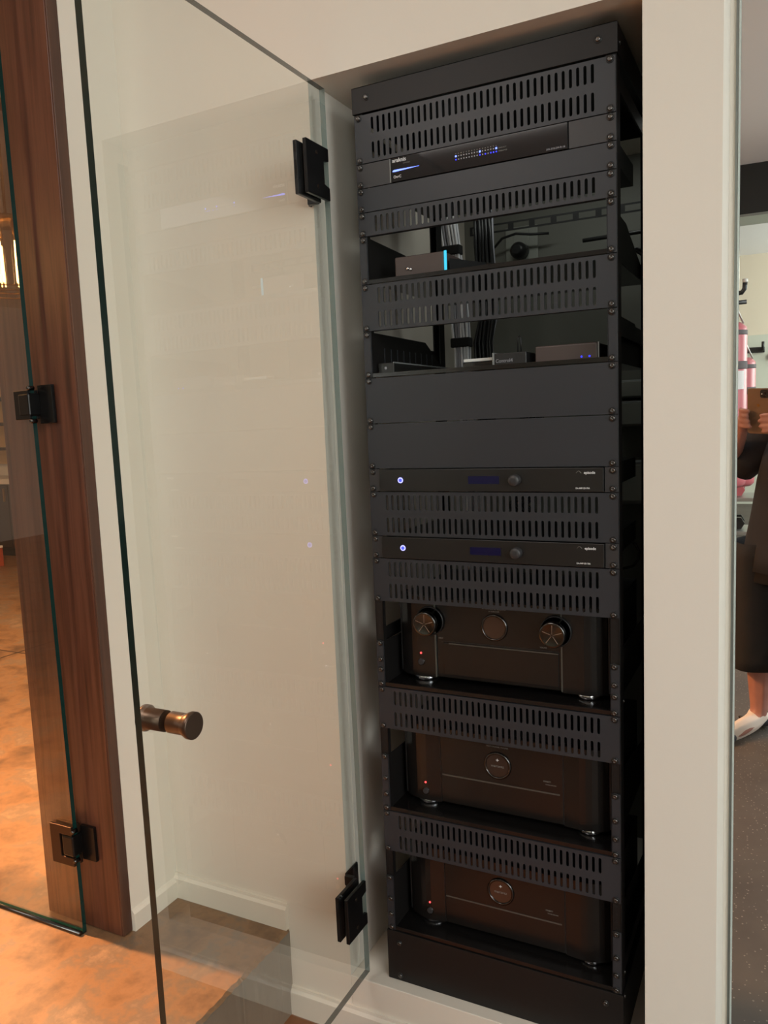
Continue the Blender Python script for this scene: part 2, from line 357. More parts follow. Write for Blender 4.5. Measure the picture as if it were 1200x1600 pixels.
# local: mirror face at y=0, x to the right
bm = NB(); box(bm, 0.0165, 1.60, 0.0, 0.005, 0.0, 2.2); ob('mirror_glass', bm, 'mirror', mt)
bm = NB(); box(bm, 0.0130, 0.0163, -0.0005, 0.0055, 0.0, 2.2); ob('polished_edge', bm, 'mirror_edge', mt)
bm = NB(); box(bm, 0.0085, 0.0128, 0.002, 0.009, -0.004, 2.204); ob('edge_channel', bm, 'channel', mt)
bm = NB(); box(bm, -0.001, 1.60, 0.0056, 0.016, 0.0, 2.2); ob('backing_board', bm, 'paint', mt)

# ------------------------------------------------------------------ rack
U = 0.04445
def uz(u): return (37-u)*U
R = thing('equipment_rack', 'tall black steel equipment rack standing on the white ledge in the wall opening', 'rack', (0, 0.3, LEDGE))
def rp(name, bm, m='powder_dark', bevel=0.0006): 
    me = mesh(name, bm, m); me.transform(Matrix.Translation((0, -0.3, -LEDGE))); return ob(name, me, None, R, bevel)
RW = 0.2445; RD = 0.44
ZT = uz(0)
# top cap: front lip, top plate, back lip, side lips
bm = NB()
box(bm, -RW, RW, -0.001, 0.0015, ZT+0.0025, ZT+0.050); box(bm, -RW, RW, -0.001, RD, ZT+0.048, ZT+0.050)
box(bm, -RW, -RW+0.002, 0, RD, ZT+0.0025, ZT+0.050); box(bm, RW-0.002, RW, 0, RD, ZT+0.0025, ZT+0.050); box(bm, -RW, RW, RD-0.002, RD, ZT+0.0025, ZT+0.050)
rp('top_cap', bm)
bm = NB()
box(bm, -RW, RW, -0.001, 0.0015, LEDGE+0.0005, -0.0015); box(bm, -RW, RW, 0.0, RD, -0.004, -0.002)
box(bm, -RW, -RW+0.002, 0, RD, LEDGE+0.0005, -0.0015); box(bm, RW-0.002, RW, 0, RD, LEDGE+0.0005, -0.0015); box(bm, -RW, RW, RD-0.002, RD, LEDGE+0.0005, -0.0015)
rp('base_panel', bm)
# posts with tapped holes
def post(sx, y0, back=False):
    bm = NB(); e = 0.2413*sx
    xs = (e-0.0165*sx, e)
    x0, x1 = min(xs), max(xs)
    f0, f1 = (y0, y0+0.002) if not back else (y0+0.028, y0+0.030)
    box(bm, x0, x1, f0, f1, -0.0015, ZT+0.0025)
    xi = (e-0.002*sx, e+0.0008*sx); box(bm, min(xi), max(xi), y0, y0+0.030, -0.0015, ZT+0.0025)
    xq = (e-0.0165*sx, e-0.0150*sx); box(bm, min(xq), max(xq), y0, y0+0.012 if not back else y0+0.030, -0.0015, ZT+0.0025)
    p = rp('front_post' if not back else 'rear_post', bm)
    return p
for sx in (-1, 1):
    p = post(sx, 0.0027)
    bm = NB()
    for u in range(37):
        for dz in (0.00635, 0.0222, 0.0381):
            lathe(bm, [(0.0028, -0.0001), (0.0028, 0.0005)], (0.2325*sx, 0.0025, uz(u)-dz), 'y', 8, 0, False)
    me = mesh('tapped_holes', bm, 'hole'); me.transform(Matrix.Translation((0, -0.3, -LEDGE)))
    h = ob('tapped_holes', me, None, p); h['kind'] = 'stuff'
    post(sx, 0.345, True)
# side rails tying the posts
for sx in (-1, 1):
    for z in (0.02, 0.62, 1.20, 1.60):
        bm = NB(); a, b = sorted((0.2405*sx, 0.2375*sx)); box(bm, a, b, 0.034, 0.344, z, z+0.028); rp('side_rail', bm)
def screw_mesh():
    bm = NB()
    lathe(bm, [(0.0062, 0.0), (0.0062, -0.0010), (0.0054, -0.0014)], (0, 0, 0), 'y', 16, 1)
    lathe(bm, [(0.0047, -0.0013), (0.0046, -0.0024), (0.0036, -0.0037), (0.0017, -0.0042), (0.0014, -0.0034)], (0, 0, 0), 'y', 16, 0)
    return mesh('screw', bm, ['screw', 'washer'])
SCR = screw_mesh()
for x, z in ((-0.2141, 1.6735), (0.2141, 1.6725), (-0.2155, -0.0262), (0.2120, -0.0255), (-0.2165, -0.100)):
    ob('screw', SCR, None, R, loc=(x, -0.001-0.3, z-LEDGE))
for y, z in ((0.012, 1.6650), (0.014, 0.559), (0.009, 0.0410), (0.009, -0.0075)):
    s = ob('screw', SCR, None, R, loc=(RW+0.0002, y-0.3, z-LEDGE)); s.rotation_euler = (0, 0, PI/2); s.scale = (0.7, 0.7, 0.7)

def slot_panel_mesh(nu, y=0.0, th=0.0022, npx=35, pitch=0.012, hw=0.0026, hh=0.0150):
    # sheet-steel panel, nu units high, with rows of stadium slots cut through; local z measured down from 0
    bm = NB(); H = nu*U; z1 = -0.0008; z0 = -H+0.0008; E = 0.2413
    rows = [-H/2] if nu == 1 else [-H/2+0.0222, -H/2-0.0222]
    xs0 = -pitch*npx/2; xs1 = -xs0
    def vv(x, yy, z):
        return bm.verts.new((x, yy, z))
    zb = [z1] + ([-H/2] if nu == 2 else []) + [z0]
    for yy, flip in ((0.0, False), (th, True)):
        for a, b in ((-E, xs0), (xs1, E)):
            q = [vv(a, yy, z0), vv(b, yy, z0), vv(b, yy, z1), vv(a, yy, z1)]; bm.faces.new(q if not flip else q[::-1])
        for ri, zc in enumerate(rows):
            zt, zl = zb[ri], zb[ri+1]
            for c in range(npx):
                xc = xs0+pitch*(c+0.5); xa, xb = xc-pitch/2, xc+pitch/2
                n = 5; ar = [(xc-hw*math.cos(PI*k/(n-1)), zc+hh-hw+hw*math.sin(PI*k/(n-1))) for k in range(n)]
                al = [(xc-hw*math.cos(PI*k/(n-1)), zc-hh+hw-hw*math.sin(PI*k/(n-1))) for k in range(n)]
                TL, TR, BL, BR = vv(xa, yy, zt), vv(xb, yy, zt), vv(xa, yy, zl), vv(xb, yy, zl)
                A = [vv(p[0], yy, p[1]) for p in ar]; B = [vv(p[0], yy, p[1]) for p in al]
                for f in ([BL, TL, A[0], B[0]][::-1], [BR, TR, A[-1], B[-1]], [TL, TR]+A[::-1], [BR, BL]+B):
                    f = list(f); bm.faces.new(f)
                if not flip:
                    front = A+B[::-1]
                    back = [vv(v.co.x, th, v.co.z) for v in front]
                    for i in range(len(front)): bm.faces.new((front[i], front[(i+1) % len(front)], back[(i+1) % len(front)], back[i]))
    # rim and stiffening flanges folded back
    box(bm, -E, E, 0.0, th, z1-0.0002, z1); box(bm, -E, E, 0.0, th, z0, z0+0.0002)
    box(bm, -E, -E+0.0002, 0, th, z0, z1); box(bm, E-0.0002, E, 0, th, z0, z1)
    box(bm, -0.222, 0.222, th, 0.012, z1-0.0012, z1); box(bm, -0.222, 0.222, th, 0.012, z0, z0+0.0012)
    # normals: set per face by y side
    for f in bm.faces: f.normal_update()
    for f in bm.faces:
        c = f.calc_center_median()
        if abs(f.normal.y) > 0.99:
            if c.y < 1e-5 and f.normal.y > 0: f.normal_flip()
            if abs(c.y-th) < 1e-5 and f.normal.y < 0: f.normal_flip()
    me = bpy.data.meshes.new('vent_panel'); bm.to_mesh(me); bm.free(); me.materials.append(M['powder']); return me
VP = {1: slot_panel_mesh(1), 2: slot_panel_mesh(2)}
def blank_mesh(nu):
    bm = NB(); H = nu*U
    box(bm, -0.2413, 0.2413, 0, 0.0022, -H+0.0009, -0.0009)
    box(bm, -0.222, 0.222, 0.0022, 0.012, -0.0021, -0.0009); box(bm, -0.222, 0.222, 0.0022, 0.012, -H+0.0009, -H+0.0021)
    return mesh('blank_panel', bm, 'powder')
BP = {1: blank_mesh(1), 2: blank_mesh(2)}
def ear_screws(parent, H, y=-0.0002, zt=None):
    for sx in (-1, 1):
        for z in (-0.00635, -H+0.00635):
            s = ob('screw', SCR, None, parent, loc=(0.2325*sx, y, z)); s.rotation_euler = (0, random.uniform(0, 1.5), 0)
def vent(u, nu, label):
    t = thing('vent_panel', label, 'panel', (0, 0, uz(u)), 'vented rack panels')
    ob('slotted_plate', VP[nu], None, t); ear_screws(t, nu*U)
def blank(u, nu, label):
    t = thing('blank_panel', label, 'panel', (0, 0, uz(u)), 'blank rack panels')
    ob('plate', BP[nu], None, t); ear_screws(t, nu*U)
vent(0, 2, 'black slotted vent panel at the very top of the rack, under the top cap')
vent(4, 1, 'narrow black vent panel with a single row of slots, above the upper open shelf')
vent(7, 2, 'black slotted vent panel between the two open shelves of small devices')
vent(16, 2, 'black slotted vent panel sandwiched between the two slim amplifiers with blue lights')
vent(19, 2, 'black slotted vent panel directly above the receiver with three round knobs')
vent(25, 2, 'black slotted vent panel directly below the receiver with three knobs')
vent(31, 2, 'lowest black slotted vent panel of the rack, between the two porthole amplifiers')
blank(3, 1, 'slim plain black filler panel directly under the network switch')
blank(11, 2, 'upper of the two tall plain black filler panels mid rack')
blank(13, 2, 'lower of the two tall plain black filler panels, above the slim amplifier')

# ---- network switch (unit 2)
t = thing('network_switch', 'glossy black network switch with blue light streak and port lights near rack top', 'switch', (0, 0, uz(2)))
H = U
bm = NB(); box(bm, -0.2413, -0.1705, 0, 0.0025, -H+0.0006, -0.0006); ob('mounting_ear', bm, 'satin2', t, 0.0004)
bm = NB(); box(bm, 0.1640, 0.2413, 0, 0.0025, -H+0.0006, -0.0006); ob('mounting_ear', bm, 'satin2', t, 0.0004)
bm = NB(); box(bm, -0.1675, 0.1625, -0.0020, 0.004, -H+0.0008, -0.0008); ob('gloss_fascia', bm, 'gloss', t, 0.0006)
bm = NB(); box(bm, -0.1700, -0.1678, -0.0022, 0.003, -H+0.0010, -0.0010); ob('silver_edge_strip', bm, 'greyplastic', t)
bm = NB(); box(bm, -0.218, 0.218, 0.0045, 0.30, -H+0.002, -0.002); ob('chassis', bm, 'chassis', t)
ear_screws(t, H)
Z = lambda z: z-uz(2)
yf = -0.0021
text('brand_lettering', 'araknis', 0.0098, -0.1640, yf, Z(1.5497), 'white', t, sx=1.02, bold=0.00018)
text('small_lettering', 'NETWORKS', 0.0026, -0.1420, yf, Z(1.5425), 'greyprint', t)
text('badge_lettering', 'OvrC', 0.0068, -0.1625, yf, Z(1.5205), 'white', t, bold=0.0001)
bm = NB(); prism(bm, [(-0.1640, Z(1.5303)), (-0.1632, Z(1.5325)), (-0.1600, Z(1.5334)), (-0.1100, Z(1.5326)), (-0.1100, Z(1.5323)), (-0.1600, Z(1.5298))], 'y', -0.0024, -0.0019); ob('blue_light_streak', bm, 'led_blue_hot', t)
for i in range(16):
    x = -0.0376 + i*0.0755/15
    for r, z in enumerate((1.5400, 1.5357, 1.5300)):
        on = (i in (0, 9, 15)) if r == 1 else ((i in (0, 9, 11, 13, 14, 15)) if r == 2 else False)
        bm = NB()
        s = 0.0015 if (on and r == 1) else 0.0010
        if r == 0: s = 0.0007
        box(bm, x-s, x+s, -0.0024, -0.0019, Z(z)-s, Z(z)+s)
        ob('port_light' if r else 'port_number', bm, ('led_blue_hot' if r == 1 else 'led_blue') if on else ('led_off' if r else 'greyprint'), t)
text('status_lettering', 'LINK/ACT', 0.0030, 0.0415, yf, Z(1.5353), 'greyprint', t, sx=1.1)
text('status_lettering', 'SPEED/POE', 0.0030, 0.0415, yf, Z(1.5300), 'greyprint', t, sx=1.1)
text('model_lettering', 'AN-310-SW-R-16', 0.0048, 0.1585, yf, Z(1.5165), 'led_off', t, 'RIGHT', sx=0.92)

# ---- slim amplifiers
def slim_amp(u, label):
    t = thing('slim_amplifier', label, 'amplifier', (0, 0, uz(u)), 'slim amplifiers with blue power rings')
    H = U
    for a, b in ((-0.2413, -0.2180), (0.2185, 0.2413)):
        bm = NB(); box(bm, a, b, 0, 0.0025, -H+0.0006, -0.0006); ob('mounting_ear', bm, 'satin2', t, 0.0004)
    bm = NB(); box(bm, -0.2172, 0.2172, -0.0035, 0.004, -H+0.0012, -0.0012); ob('fascia', bm, 'satin', t, 0.0006)
    bm = NB(); box(bm, -0.2155, 0.2155, 0.0045, 0.33, -H+0.002, -0.002); ob('chassis', bm, 'chassis', t)
    y = -0.0036
    bm = NB(); lathe(bm, [(0.0056, 0.0), (0.0056, -0.0006), (0.0036, -0.0008), (0.0036, 0.0)], (-0.1712, y, -0.0222), 'y', 28); b = ob('power_ring', bm, 'led_ring', t)
    bm = NB(); lathe(bm, [(0.0034, 0.0), (0.0034, -0.0010), (0.0028, -0.0014)], (-0.1712, y, -0.0222), 'y', 20); ob('power_core', bm, 'led_core', b)
    bm = NB(); box(bm, -0.0310, 0.0295, y-0.0004, y+0.0004, -0.0222-0.0072, -0.0222+0.0072); d = ob('display', bm, 'lcd', t)
    bm = NB()
    for a, b, c, e in ((-0.0318, 0.0303, 0.0072, 0.0080), (-0.0318, 0.0303, -0.0080, -0.0072)): box(bm, a, b, y-0.0008, y+0.0002, -0.0222+c, -0.0222+e)
    for a, b in ((-0.0318, -0.0310), (0.0295, 0.0303)): box(bm, a, b, y-0.0008, y+0.0002, -0.0302, -0.0142)
    ob('display_bezel', bm, 'blackplastic', d)
    bm = NB(); lathe(bm, [(0.0108, 0.0), (0.0108, -0.0018), (0.0102, -0.0120), (0.0092, -0.0136), (0.003, -0.0140)], (0.0602, y, -0.0222), 'y', 36); ob('volume_knob', bm, 'satin2', t)
    # roof-shaped emblem
    bm = NB(); tube(bm, [(0.1700, y, -0.0100), (0.1735, y, -0.0068), (0.1752, y, -0.0066), (0.1790, y, -0.0105)], 0.0005, 6); ob('emblem', bm, 'greyprint', t)
    text('brand_lettering', 'episode', 0.0066, 0.1835, y, -0.0098, 'white', t, bold=0.00015, sx=0.95)
    text('model_lettering', 'EA-AMP-2D-70A', 0.0038, 0.1690, y, -0.0370, 'white', t, sx=0.92, bold=0.0001)
    ear_screws(t, H)
slim_amp(15, 'upper slim black amplifier with blue power ring, right below the plain panels')
slim_amp(18, 'lower slim black amplifier with blue power ring, between two vent panels')

# ---- rack shelves
def shelf(u0, u1, deep, hi, label, slots=False, profile=None, lip=0.016):
    # u0..u1 = opening above the shelf deck; hi = height of ears in units
    zb = uz(u1)
    t = thing('rack_shelf', label, 'shelf', (0, 0, zb), 'rack shelves')
    top = hi*U-0.001
    bm = NB(); box(bm, -0.2255, 0.2255, 0.003, deep, 0.0030, 0.0046); box(bm, -0.2255, 0.2255, 0.0015, 0.0032, 0.0008, lip*0.55); ob('deck', bm, 'deckgloss', t, 0.0004)
    for sx in (-1, 1):
        a, b = sorted((0.2413*sx, 0.2255*sx)); bm = NB(); box(bm, a, b, 0, 0.0022, 0.0006, top)
        a, b = sorted((0.2268*sx, 0.2252*sx)); box(bm, a, b, 0, 0.010, 0.0006, top)
        ob('ear', bm, 'powder', t, 0.0003)
        pts = profile or [(0.010, 0.0030), (deep, 0.0030), (deep, 0.035), (deep-0.05, top*0.72), (0.16, top-0.006), (0.010, top-0.001)]
        a, b = sorted((0.2265*sx, 0.2250*sx)); bm = NB(); prism(bm, pts, 'x', a, b); g = ob('side_bracket', bm, 'powder_dark', t)
        if slots:
            bm = NB(); a2, b2 = sorted((0.2249*sx, 0.2240*sx))
            for k in range(9): box(bm, a2, b2, 0.055+k*0.030, 0.0575+k*0.030, 0.022, 0.060)
            ob('louvre_rib', bm, 'powder', g)
        zs = [0.00635, top+0.001-0.00635] if hi <= 2 else [0.00635, top/2+0.01, top-0.004]
        for z in zs: ob('screw', SCR, None, t, loc=(0.2325*sx, -0.0002, z))
        if hi > 1.5 and u1-u0 > 2: ob('screw', SCR, None, t, loc=(0.2325*sx, -0.0002, 0.036))
    return zb+0.0046
z1 = shelf(5, 7, 0.40, 2, 'upper open rack shelf holding a small box with cyan light', profile=[(0.010, 0.003), (0.40, 0.003), (0.40, 0.012), (0.215, 0.068), (0.172, 0.082), (0.010, 0.0875)])
z2 = shelf(9, 11, 0.40, 2, 'lower open rack shelf with louvred sides holding four small boxes', slots=True, profile=[(0.010, 0.003), (0.40, 0.003), (0.40, 0.012), (0.262, 0.0855), (0.010, 0.0875)])
z3 = shelf(21, 25, 0.40, 2.15, 'black rack shelf carrying the receiver with three round knobs')
z4 = shelf(27, 31, 0.40, 2.75, 'black rack shelf carrying the upper porthole amplifier')
z5 = shelf(33, 37, 0.40, 2.75, 'lowest black rack shelf, carrying the bottom porthole amplifier')

# ---- big hi-fi units
def hifi(zdeck, label, name, cat, kind):
    t = thing(name, label, cat, (0, 0.045, zdeck)); 
    Hh = 0.162 if kind == 'rx' else 0.158; z0 = 0.014; yb = 0.30
    bm = NB(); box(bm, -0.214, 0.214, 0.014, yb, z0, z0+Hh); ob('chassis', bm, 'chassis', t, 0.001)
    # curved side cheeks
    for sx in (-1, 1):
        pts = []
        xi, xo = 0.128, 0.2185
        pts.append((xi*sx, 0.0135)); pts.append((xi*sx, -0.0035 if kind == 'rx' else 0.0))
        for k in range(9):
            a = k/8*PI/2; pts.append(((xi+0.030+(xo-xi-0.030)*math.sin(a))*sx, -0.0035+0.034*(1-math.cos(a))))
        pts.append((xo*sx, 0.060)); pts.append(((xo-0.004)*sx, 0.060)); pts.append(((xo-0.004)*sx, 0.034)); pts.append(((xo-0.03)*sx, 0.0135))
        bm = NB(); prism(bm, pts, 'z', z0-0.002, z0+Hh+0.001)
        for f in bm.faces: f.smooth = False
        ob('side_cheek', bm, 'receiver', t)
    # centre fascia
    bm = NB(); box(bm, -0.1265, 0.1265, -0.0005, 0.0134, z0, z0+Hh); ob('centre_fascia', bm, 'receiver', t, 0.0012)
    yf = -0.0005
    if kind == 'rx':
        for sx in (-1, 1):
            bm = NB(); prism(bm, [(0.1268*sx, -0.004), (0.1272*sx, 0.002), (0.1300*sx, 0.002), (0.1296*sx, -0.0042)], 'z', z0, z0+Hh); ob('edge_line', bm, 'line', t)
        kx = (-0.139, 0.118); kz = 0.1295
        for x in kx:
            bm = NB(); lathe(bm, [(0.0300, 0.0), (0.0300, -0.003), (0.0275, -0.004), (0.0275, 0.0)], (x, yf-0.003, kz), 'y', 48); g = ob('knob_collar', bm, 'blackplastic', t)
            bm = NB(); lathe(bm, [(0.0245, 0.0), (0.0245, -0.026), (0.0232, -0.029), (0.0205, -0.0285), (0.004, -0.0270), (0.001, -0.027)], (x, yf-0.004, kz), 'y', 48); kb = ob('rotary_knob', bm, 'darkchrome', t)
            bm = NB()
            for k in range(5):
                a = 0.3+k*2*PI/5; c, s = math.cos(a), math.sin(a)
                v = [bm.verts.new((x+q*c-ww*s, yf-0.0326, kz+q*s+ww*c)) for q, ww in ((0.002, -0.0004), (0.019, -0.0007), (0.019, 0.0007), (0.002, 0.0004))]
                bm.faces.new(v)
            e = bmesh.ops.extrude_face_region(bm, geom=bm.faces[:]); bmesh.ops.translate(bm, verts=[g_ for g_ in e['geom'] if isinstance(g_, bmesh.types.BMVert)], vec=(0, 0.0008, 0))
            ob('sunray_lines', bm, 'chrome', kb)
        px, pz, pr = -0.004, 0.1260, 0.0225
        bm = NB(); box(bm, -0.112, 0.1225, -0.0026, 0.001, 0.020, 0.0870); ob('drop_down_door', bm, 'receiver', t, 0.002, 3)
        bm = NB(); box(bm, -0.114, 0.1235, -0.0014, -0.0004, 0.0884, 0.0900); ob('door_gap_shadow_line', bm, 'blackplastic', t)
        bm = NB(); box(bm, -0.100, 0.1215, -0.0029, -0.0024, 0.0846, 0.0866); ob('door_top_highlight', bm, 'line', t)
        text('small_lettering', 'AV SURROUND RECEIVER', 0.0042, -0.004, yf-0.0003, 0.1625, 'greyprint', t, 'CENTER')
        text('small_lettering', 'AV SURROUND', 0.0032, -0.004, yf-0.0003, 0.1575, 'greyprint', t, 'CENTER')
        text('small_lettering', 'VOLUME', 0.0034, 0.086, yf-0.0003, 0.0950, 'greyprint', t)
        text('small_lettering', 'INPUT', 0.0034, -0.122, yf-0.0003, 0.0950, 'greyprint', t)
    else:
        px, pz, pr = -0.004, 0.1120, 0.0235
        bm = NB(); box(bm, -0.124, 0.120, -0.0012, 0.0004, 0.0720, 0.0748); ob('engraved_line', bm, 'line', t)
        for sx in (-1, 1):
            bm = NB(); box(bm, min(0.1266*sx, 0.1278*sx), max(0.1266*sx, 0.1278*sx), -0.0002, 0.005, z0, z0+Hh); ob('edge_line', bm, 'blackplastic', t)
        text('model_lettering', 'MM8077', 0.0042, 0.0880, yf-0.0003, 0.0960, 'greyprint', t)
        text('model_lettering', 'POWER AMPLIFIER', 0.0026, 0.0920, yf-0.0003, 0.0900, 'greyprint', t)
        if kind == 'amp_lights':
            for k in range(4):
                bm = NB(); lathe(bm, [(0.0016, 0.0), (0.0016, -0.0006)], (-0.0185+k*0.0098, yf, 0.1490), 'y', 10); ob('indicator_light', bm, 'white', t)
        else:
            text('small_lettering', 'MULTI CHANNEL AMPLIFIER', 0.0036, -0.004, yf-0.0003, 0.1500, 'greyprint', t, 'CENTER')
    # porthole
    bm = NB(); lathe(bm, [(pr+0.0045, 0.0), (pr+0.0045, -0.0022), (pr+0.0020, -0.0040), (pr, -0.0030), (pr, 0.0)], (px, yf, pz), 'y', 56); ob('porthole_rim', bm, 'darkchrome', t)
    bm = NB(); lathe(bm, [(pr, 0.0), (pr, -0.0012)], (px, yf, pz), 'y', 48, smooth=False); g = ob('porthole_glass', bm, 'porthole', t)
    if kind != 'rx':
        bm = NB()
        pts = []
        for k in range(8):
            a = k*PI/4; r = 0.0034 if k % 2 == 0 else 0.0013; pts.append((px+r*math.sin(a), pz+0.0115+r*math.cos(a)))
        prism(bm, pts, 'y', yf-0.0018, yf-0.0012); ob('star_emblem', bm, 'white', g)
        text('brand_lettering', 'marantz', 0.0072, px, yf-0.0014, pz-0.0010, 'greyprint', g, 'CENTER', sx=1.15)
    # power button + red led
    lz = 0.0610 if kind == 'rx' else 0.0510
    bx = -0.1610
    bm = NB(); lathe(bm, [(0.0020, 0.0), (0.0020, -0.0010), (0.0012, -0.0016)], (bx, -0.0038, lz), 'y', 14); ob('standby_light', bm, 'led_red', t)
    bm = NB(); lathe(bm, [(0.0078, 0.001), (0.0078, -0.0016), (0.0066, -0.0022), (0.0066, 0.001)], (bx, -0.0030, lz-0.0185), 'y', 28); g = ob('power_button_ring', bm, 'darkchrome', t)
    bm = NB(); lathe(bm, [(0.0062, 0.001), (0.0062, -0.0030), (0.0050, -0.0038)], (bx, -0.0030, lz-0.0185), 'y', 24); ob('power_button', bm, 'satin2', g)
    # round feet with bright rings, two in front, two at the back
    for x in (-0.165, 0.172):
        for y in (0.030, 0.26):
            bm = NB(); lathe(bm, [(0.0250, 0.0), (0.0262, 0.003), (0.0262, 0.008), (0.0240, 0.0115)], (x, y, 0.0), 'z', 32)
            ob('foot', bm, 'chrome' if y < 0.1 else 'blackplastic', t)
    return t
hifi(z3, 'black receiver with two sunray knobs and a brown porthole between them', 'av_receiver', 'receiver', 'rx')
hifi(z4, 'upper black amplifier with a single round porthole, below the receiver', 'power_amplifier', 'amplifier', 'amp')
hifi(z5, 'bottom black amplifier with one porthole and four small lights above it', 'power_amplifier', 'amplifier', 'amp_lights')

# ---- small devices on the two open shelves
t = thing('streaming_box', 'small dark taupe box with a glowing cyan strip on the upper open shelf', 'device', (-0.125, 0.07, z1))
bm = NB(); box(bm, -0.055, 0.047, -0.045, 0.045, 0.001, 0.044); ob('housing', bm, 'browngrey', t, 0.003, 3)
bm = NB(); box(bm, 0.0475, 0.0530, -0.0462, -0.0440, 0.008, 0.044); ob('light_strip', bm, 'led_cyan', t, 0.001)
bm = NB(); prism(bm, [(0.0562, -0.040), (0.0562, 0.045), (0.098, 0.045)], 'z', 0.001, 0.030); ob('side_wedge', bm, 'blackplastic', t)
bm = NB()
for x, z in ((-0.027, 0.020), (-0.021, 0.018)): lathe(bm, [(0.0028, 0.0), (0.0028, -0.003), (0.001, -0.0032)], (x, -0.045, z), 'y', 12)
ob('control_buttons', bm, 'chrome', t)
t = thing('adapter_bar', 'pale grey bar-shaped adapter with black plug lying at the right of the upper shelf', 'device', (0.10, 0.33, z1))
bm = NB(); box(bm, -0.13, 0.06, -0.012, 0.012, 0.001, 0.045); ob('housing', bm, 'greyplastic', t, 0.002)
bm = NB(); box(bm, 0.061, 0.080, -0.012, 0.012, 0.018, 0.050); ob('plug', bm, 'whiteplastic', t, 0.001)
bm = NB(); tube(bm, [(0.081, 0, 0.035), (0.10, 0, 0.055), (0.12, 0, 0.058), (0.135, 0, 0.045), (0.135, 0, 0.003)], 0.006, 8); ob('cord', bm, 'cable_b', t)

t = thing('narrow_player', 'small dark box with one white light at the left end of the lower open shelf', 'device', (-0.205, 0.02, z2))
bm = NB(); box(bm, -0.017, 0.018, 0.0, 0.30, 0.001, 0.024); ob('housing', bm, 'satin', t, 0.0015)
bm = NB(); lathe(bm, [(0.0026, 0.0), (0.0026, -0.001)], (0.0, 0.0, 0.014), 'y', 14); ob('status_light', bm, 'led_off', t)
bm = NB(); box(bm, 0.0165, 0.0185, -0.0008, 0.30, 0.0225, 0.0250); ob('bright_edge', bm, 'greyplastic', t)
t = thing('lit_top_receiver_box', 'tiny flat black box with a white bar standing in for its lit top on the lower open shelf', 'device', (-0.020, 0.05, z2))
bm = NB(); box(bm, -0.036, 0.036, 0.0, 0.070, 0.001, 0.015); ob('housing', bm, 'gloss', t, 0.001)
bm = NB(); box(bm, -0.034, 0.028, -0.0015, 0.030, 0.0155, 0.0215); ob('lit_top_bar', bm, 'whiteplastic', t, 0.0015)  # light on the box top, built in as a white bar
t = thing('control_hub', 'small black box with a looped antenna standing at the middle of the lower shelf', 'device', (0.045, 0.03, z2))
bm = NB(); box(bm, -0.030, 0.030, 0.0, 0.06, 0.001, 0.026); ob('housing', bm, 'blackplastic', t, 0.0015)
bm = NB(); box(bm, -0.0352, -0.0312, 0.0, 0.06, 0.001, 0.028); ob('end_plate', bm, 'greyplastic', t, 0.0008)
bm = NB()
L = [(0.0, 0.026), (0.0, 0.054)] + [(0.003-0.003*math.cos(a), 0.054+0.003*math.sin(a)) for a in (0.8, 1.57, 2.3)] + [(0.006, 0.054), (0.006, 0.026)]
tube(bm, [(x+0.005, 0.03, z) for x, z in L], 0.0012, 8); ob('antenna', bm, 'blackplastic', t)
text('brand_lettering', 'Control4', 0.0092, -0.0285, -0.0003, 0.0120, 'led_off', t, sx=0.95)
t = thing('media_streamer', 'dark taupe box with two blue lights and a pale strip on the lower shelf right', 'device', (0.150, 0.04, z2))
bm = NB(); box(bm, -0.062, 0.050, 0.0, 0.11, 0.001, 0.034); ob('housing', bm, 'browngrey', t, 0.003, 3)
for x in (0.022, 0.036):
    bm = NB(); lathe(bm, [(0.0016, 0.0), (0.0016, -0.001)], (x, 0.0, 0.010), 'y', 10); ob('blue_light', bm, 'led_blue', t)
bm = NB(); box(bm, 0.0505, 0.0530, -0.001, 0.004, 0.004, 0.034); ob('light_strip', bm, 'greyplastic', t)
bm = NB(); prism(bm, [(0.0535, 0.0), (0.0535, 0.11), (0.070, 0.11)], 'z', 0.001, 0.030); ob('side_wedge', bm, 'blackplastic', t)

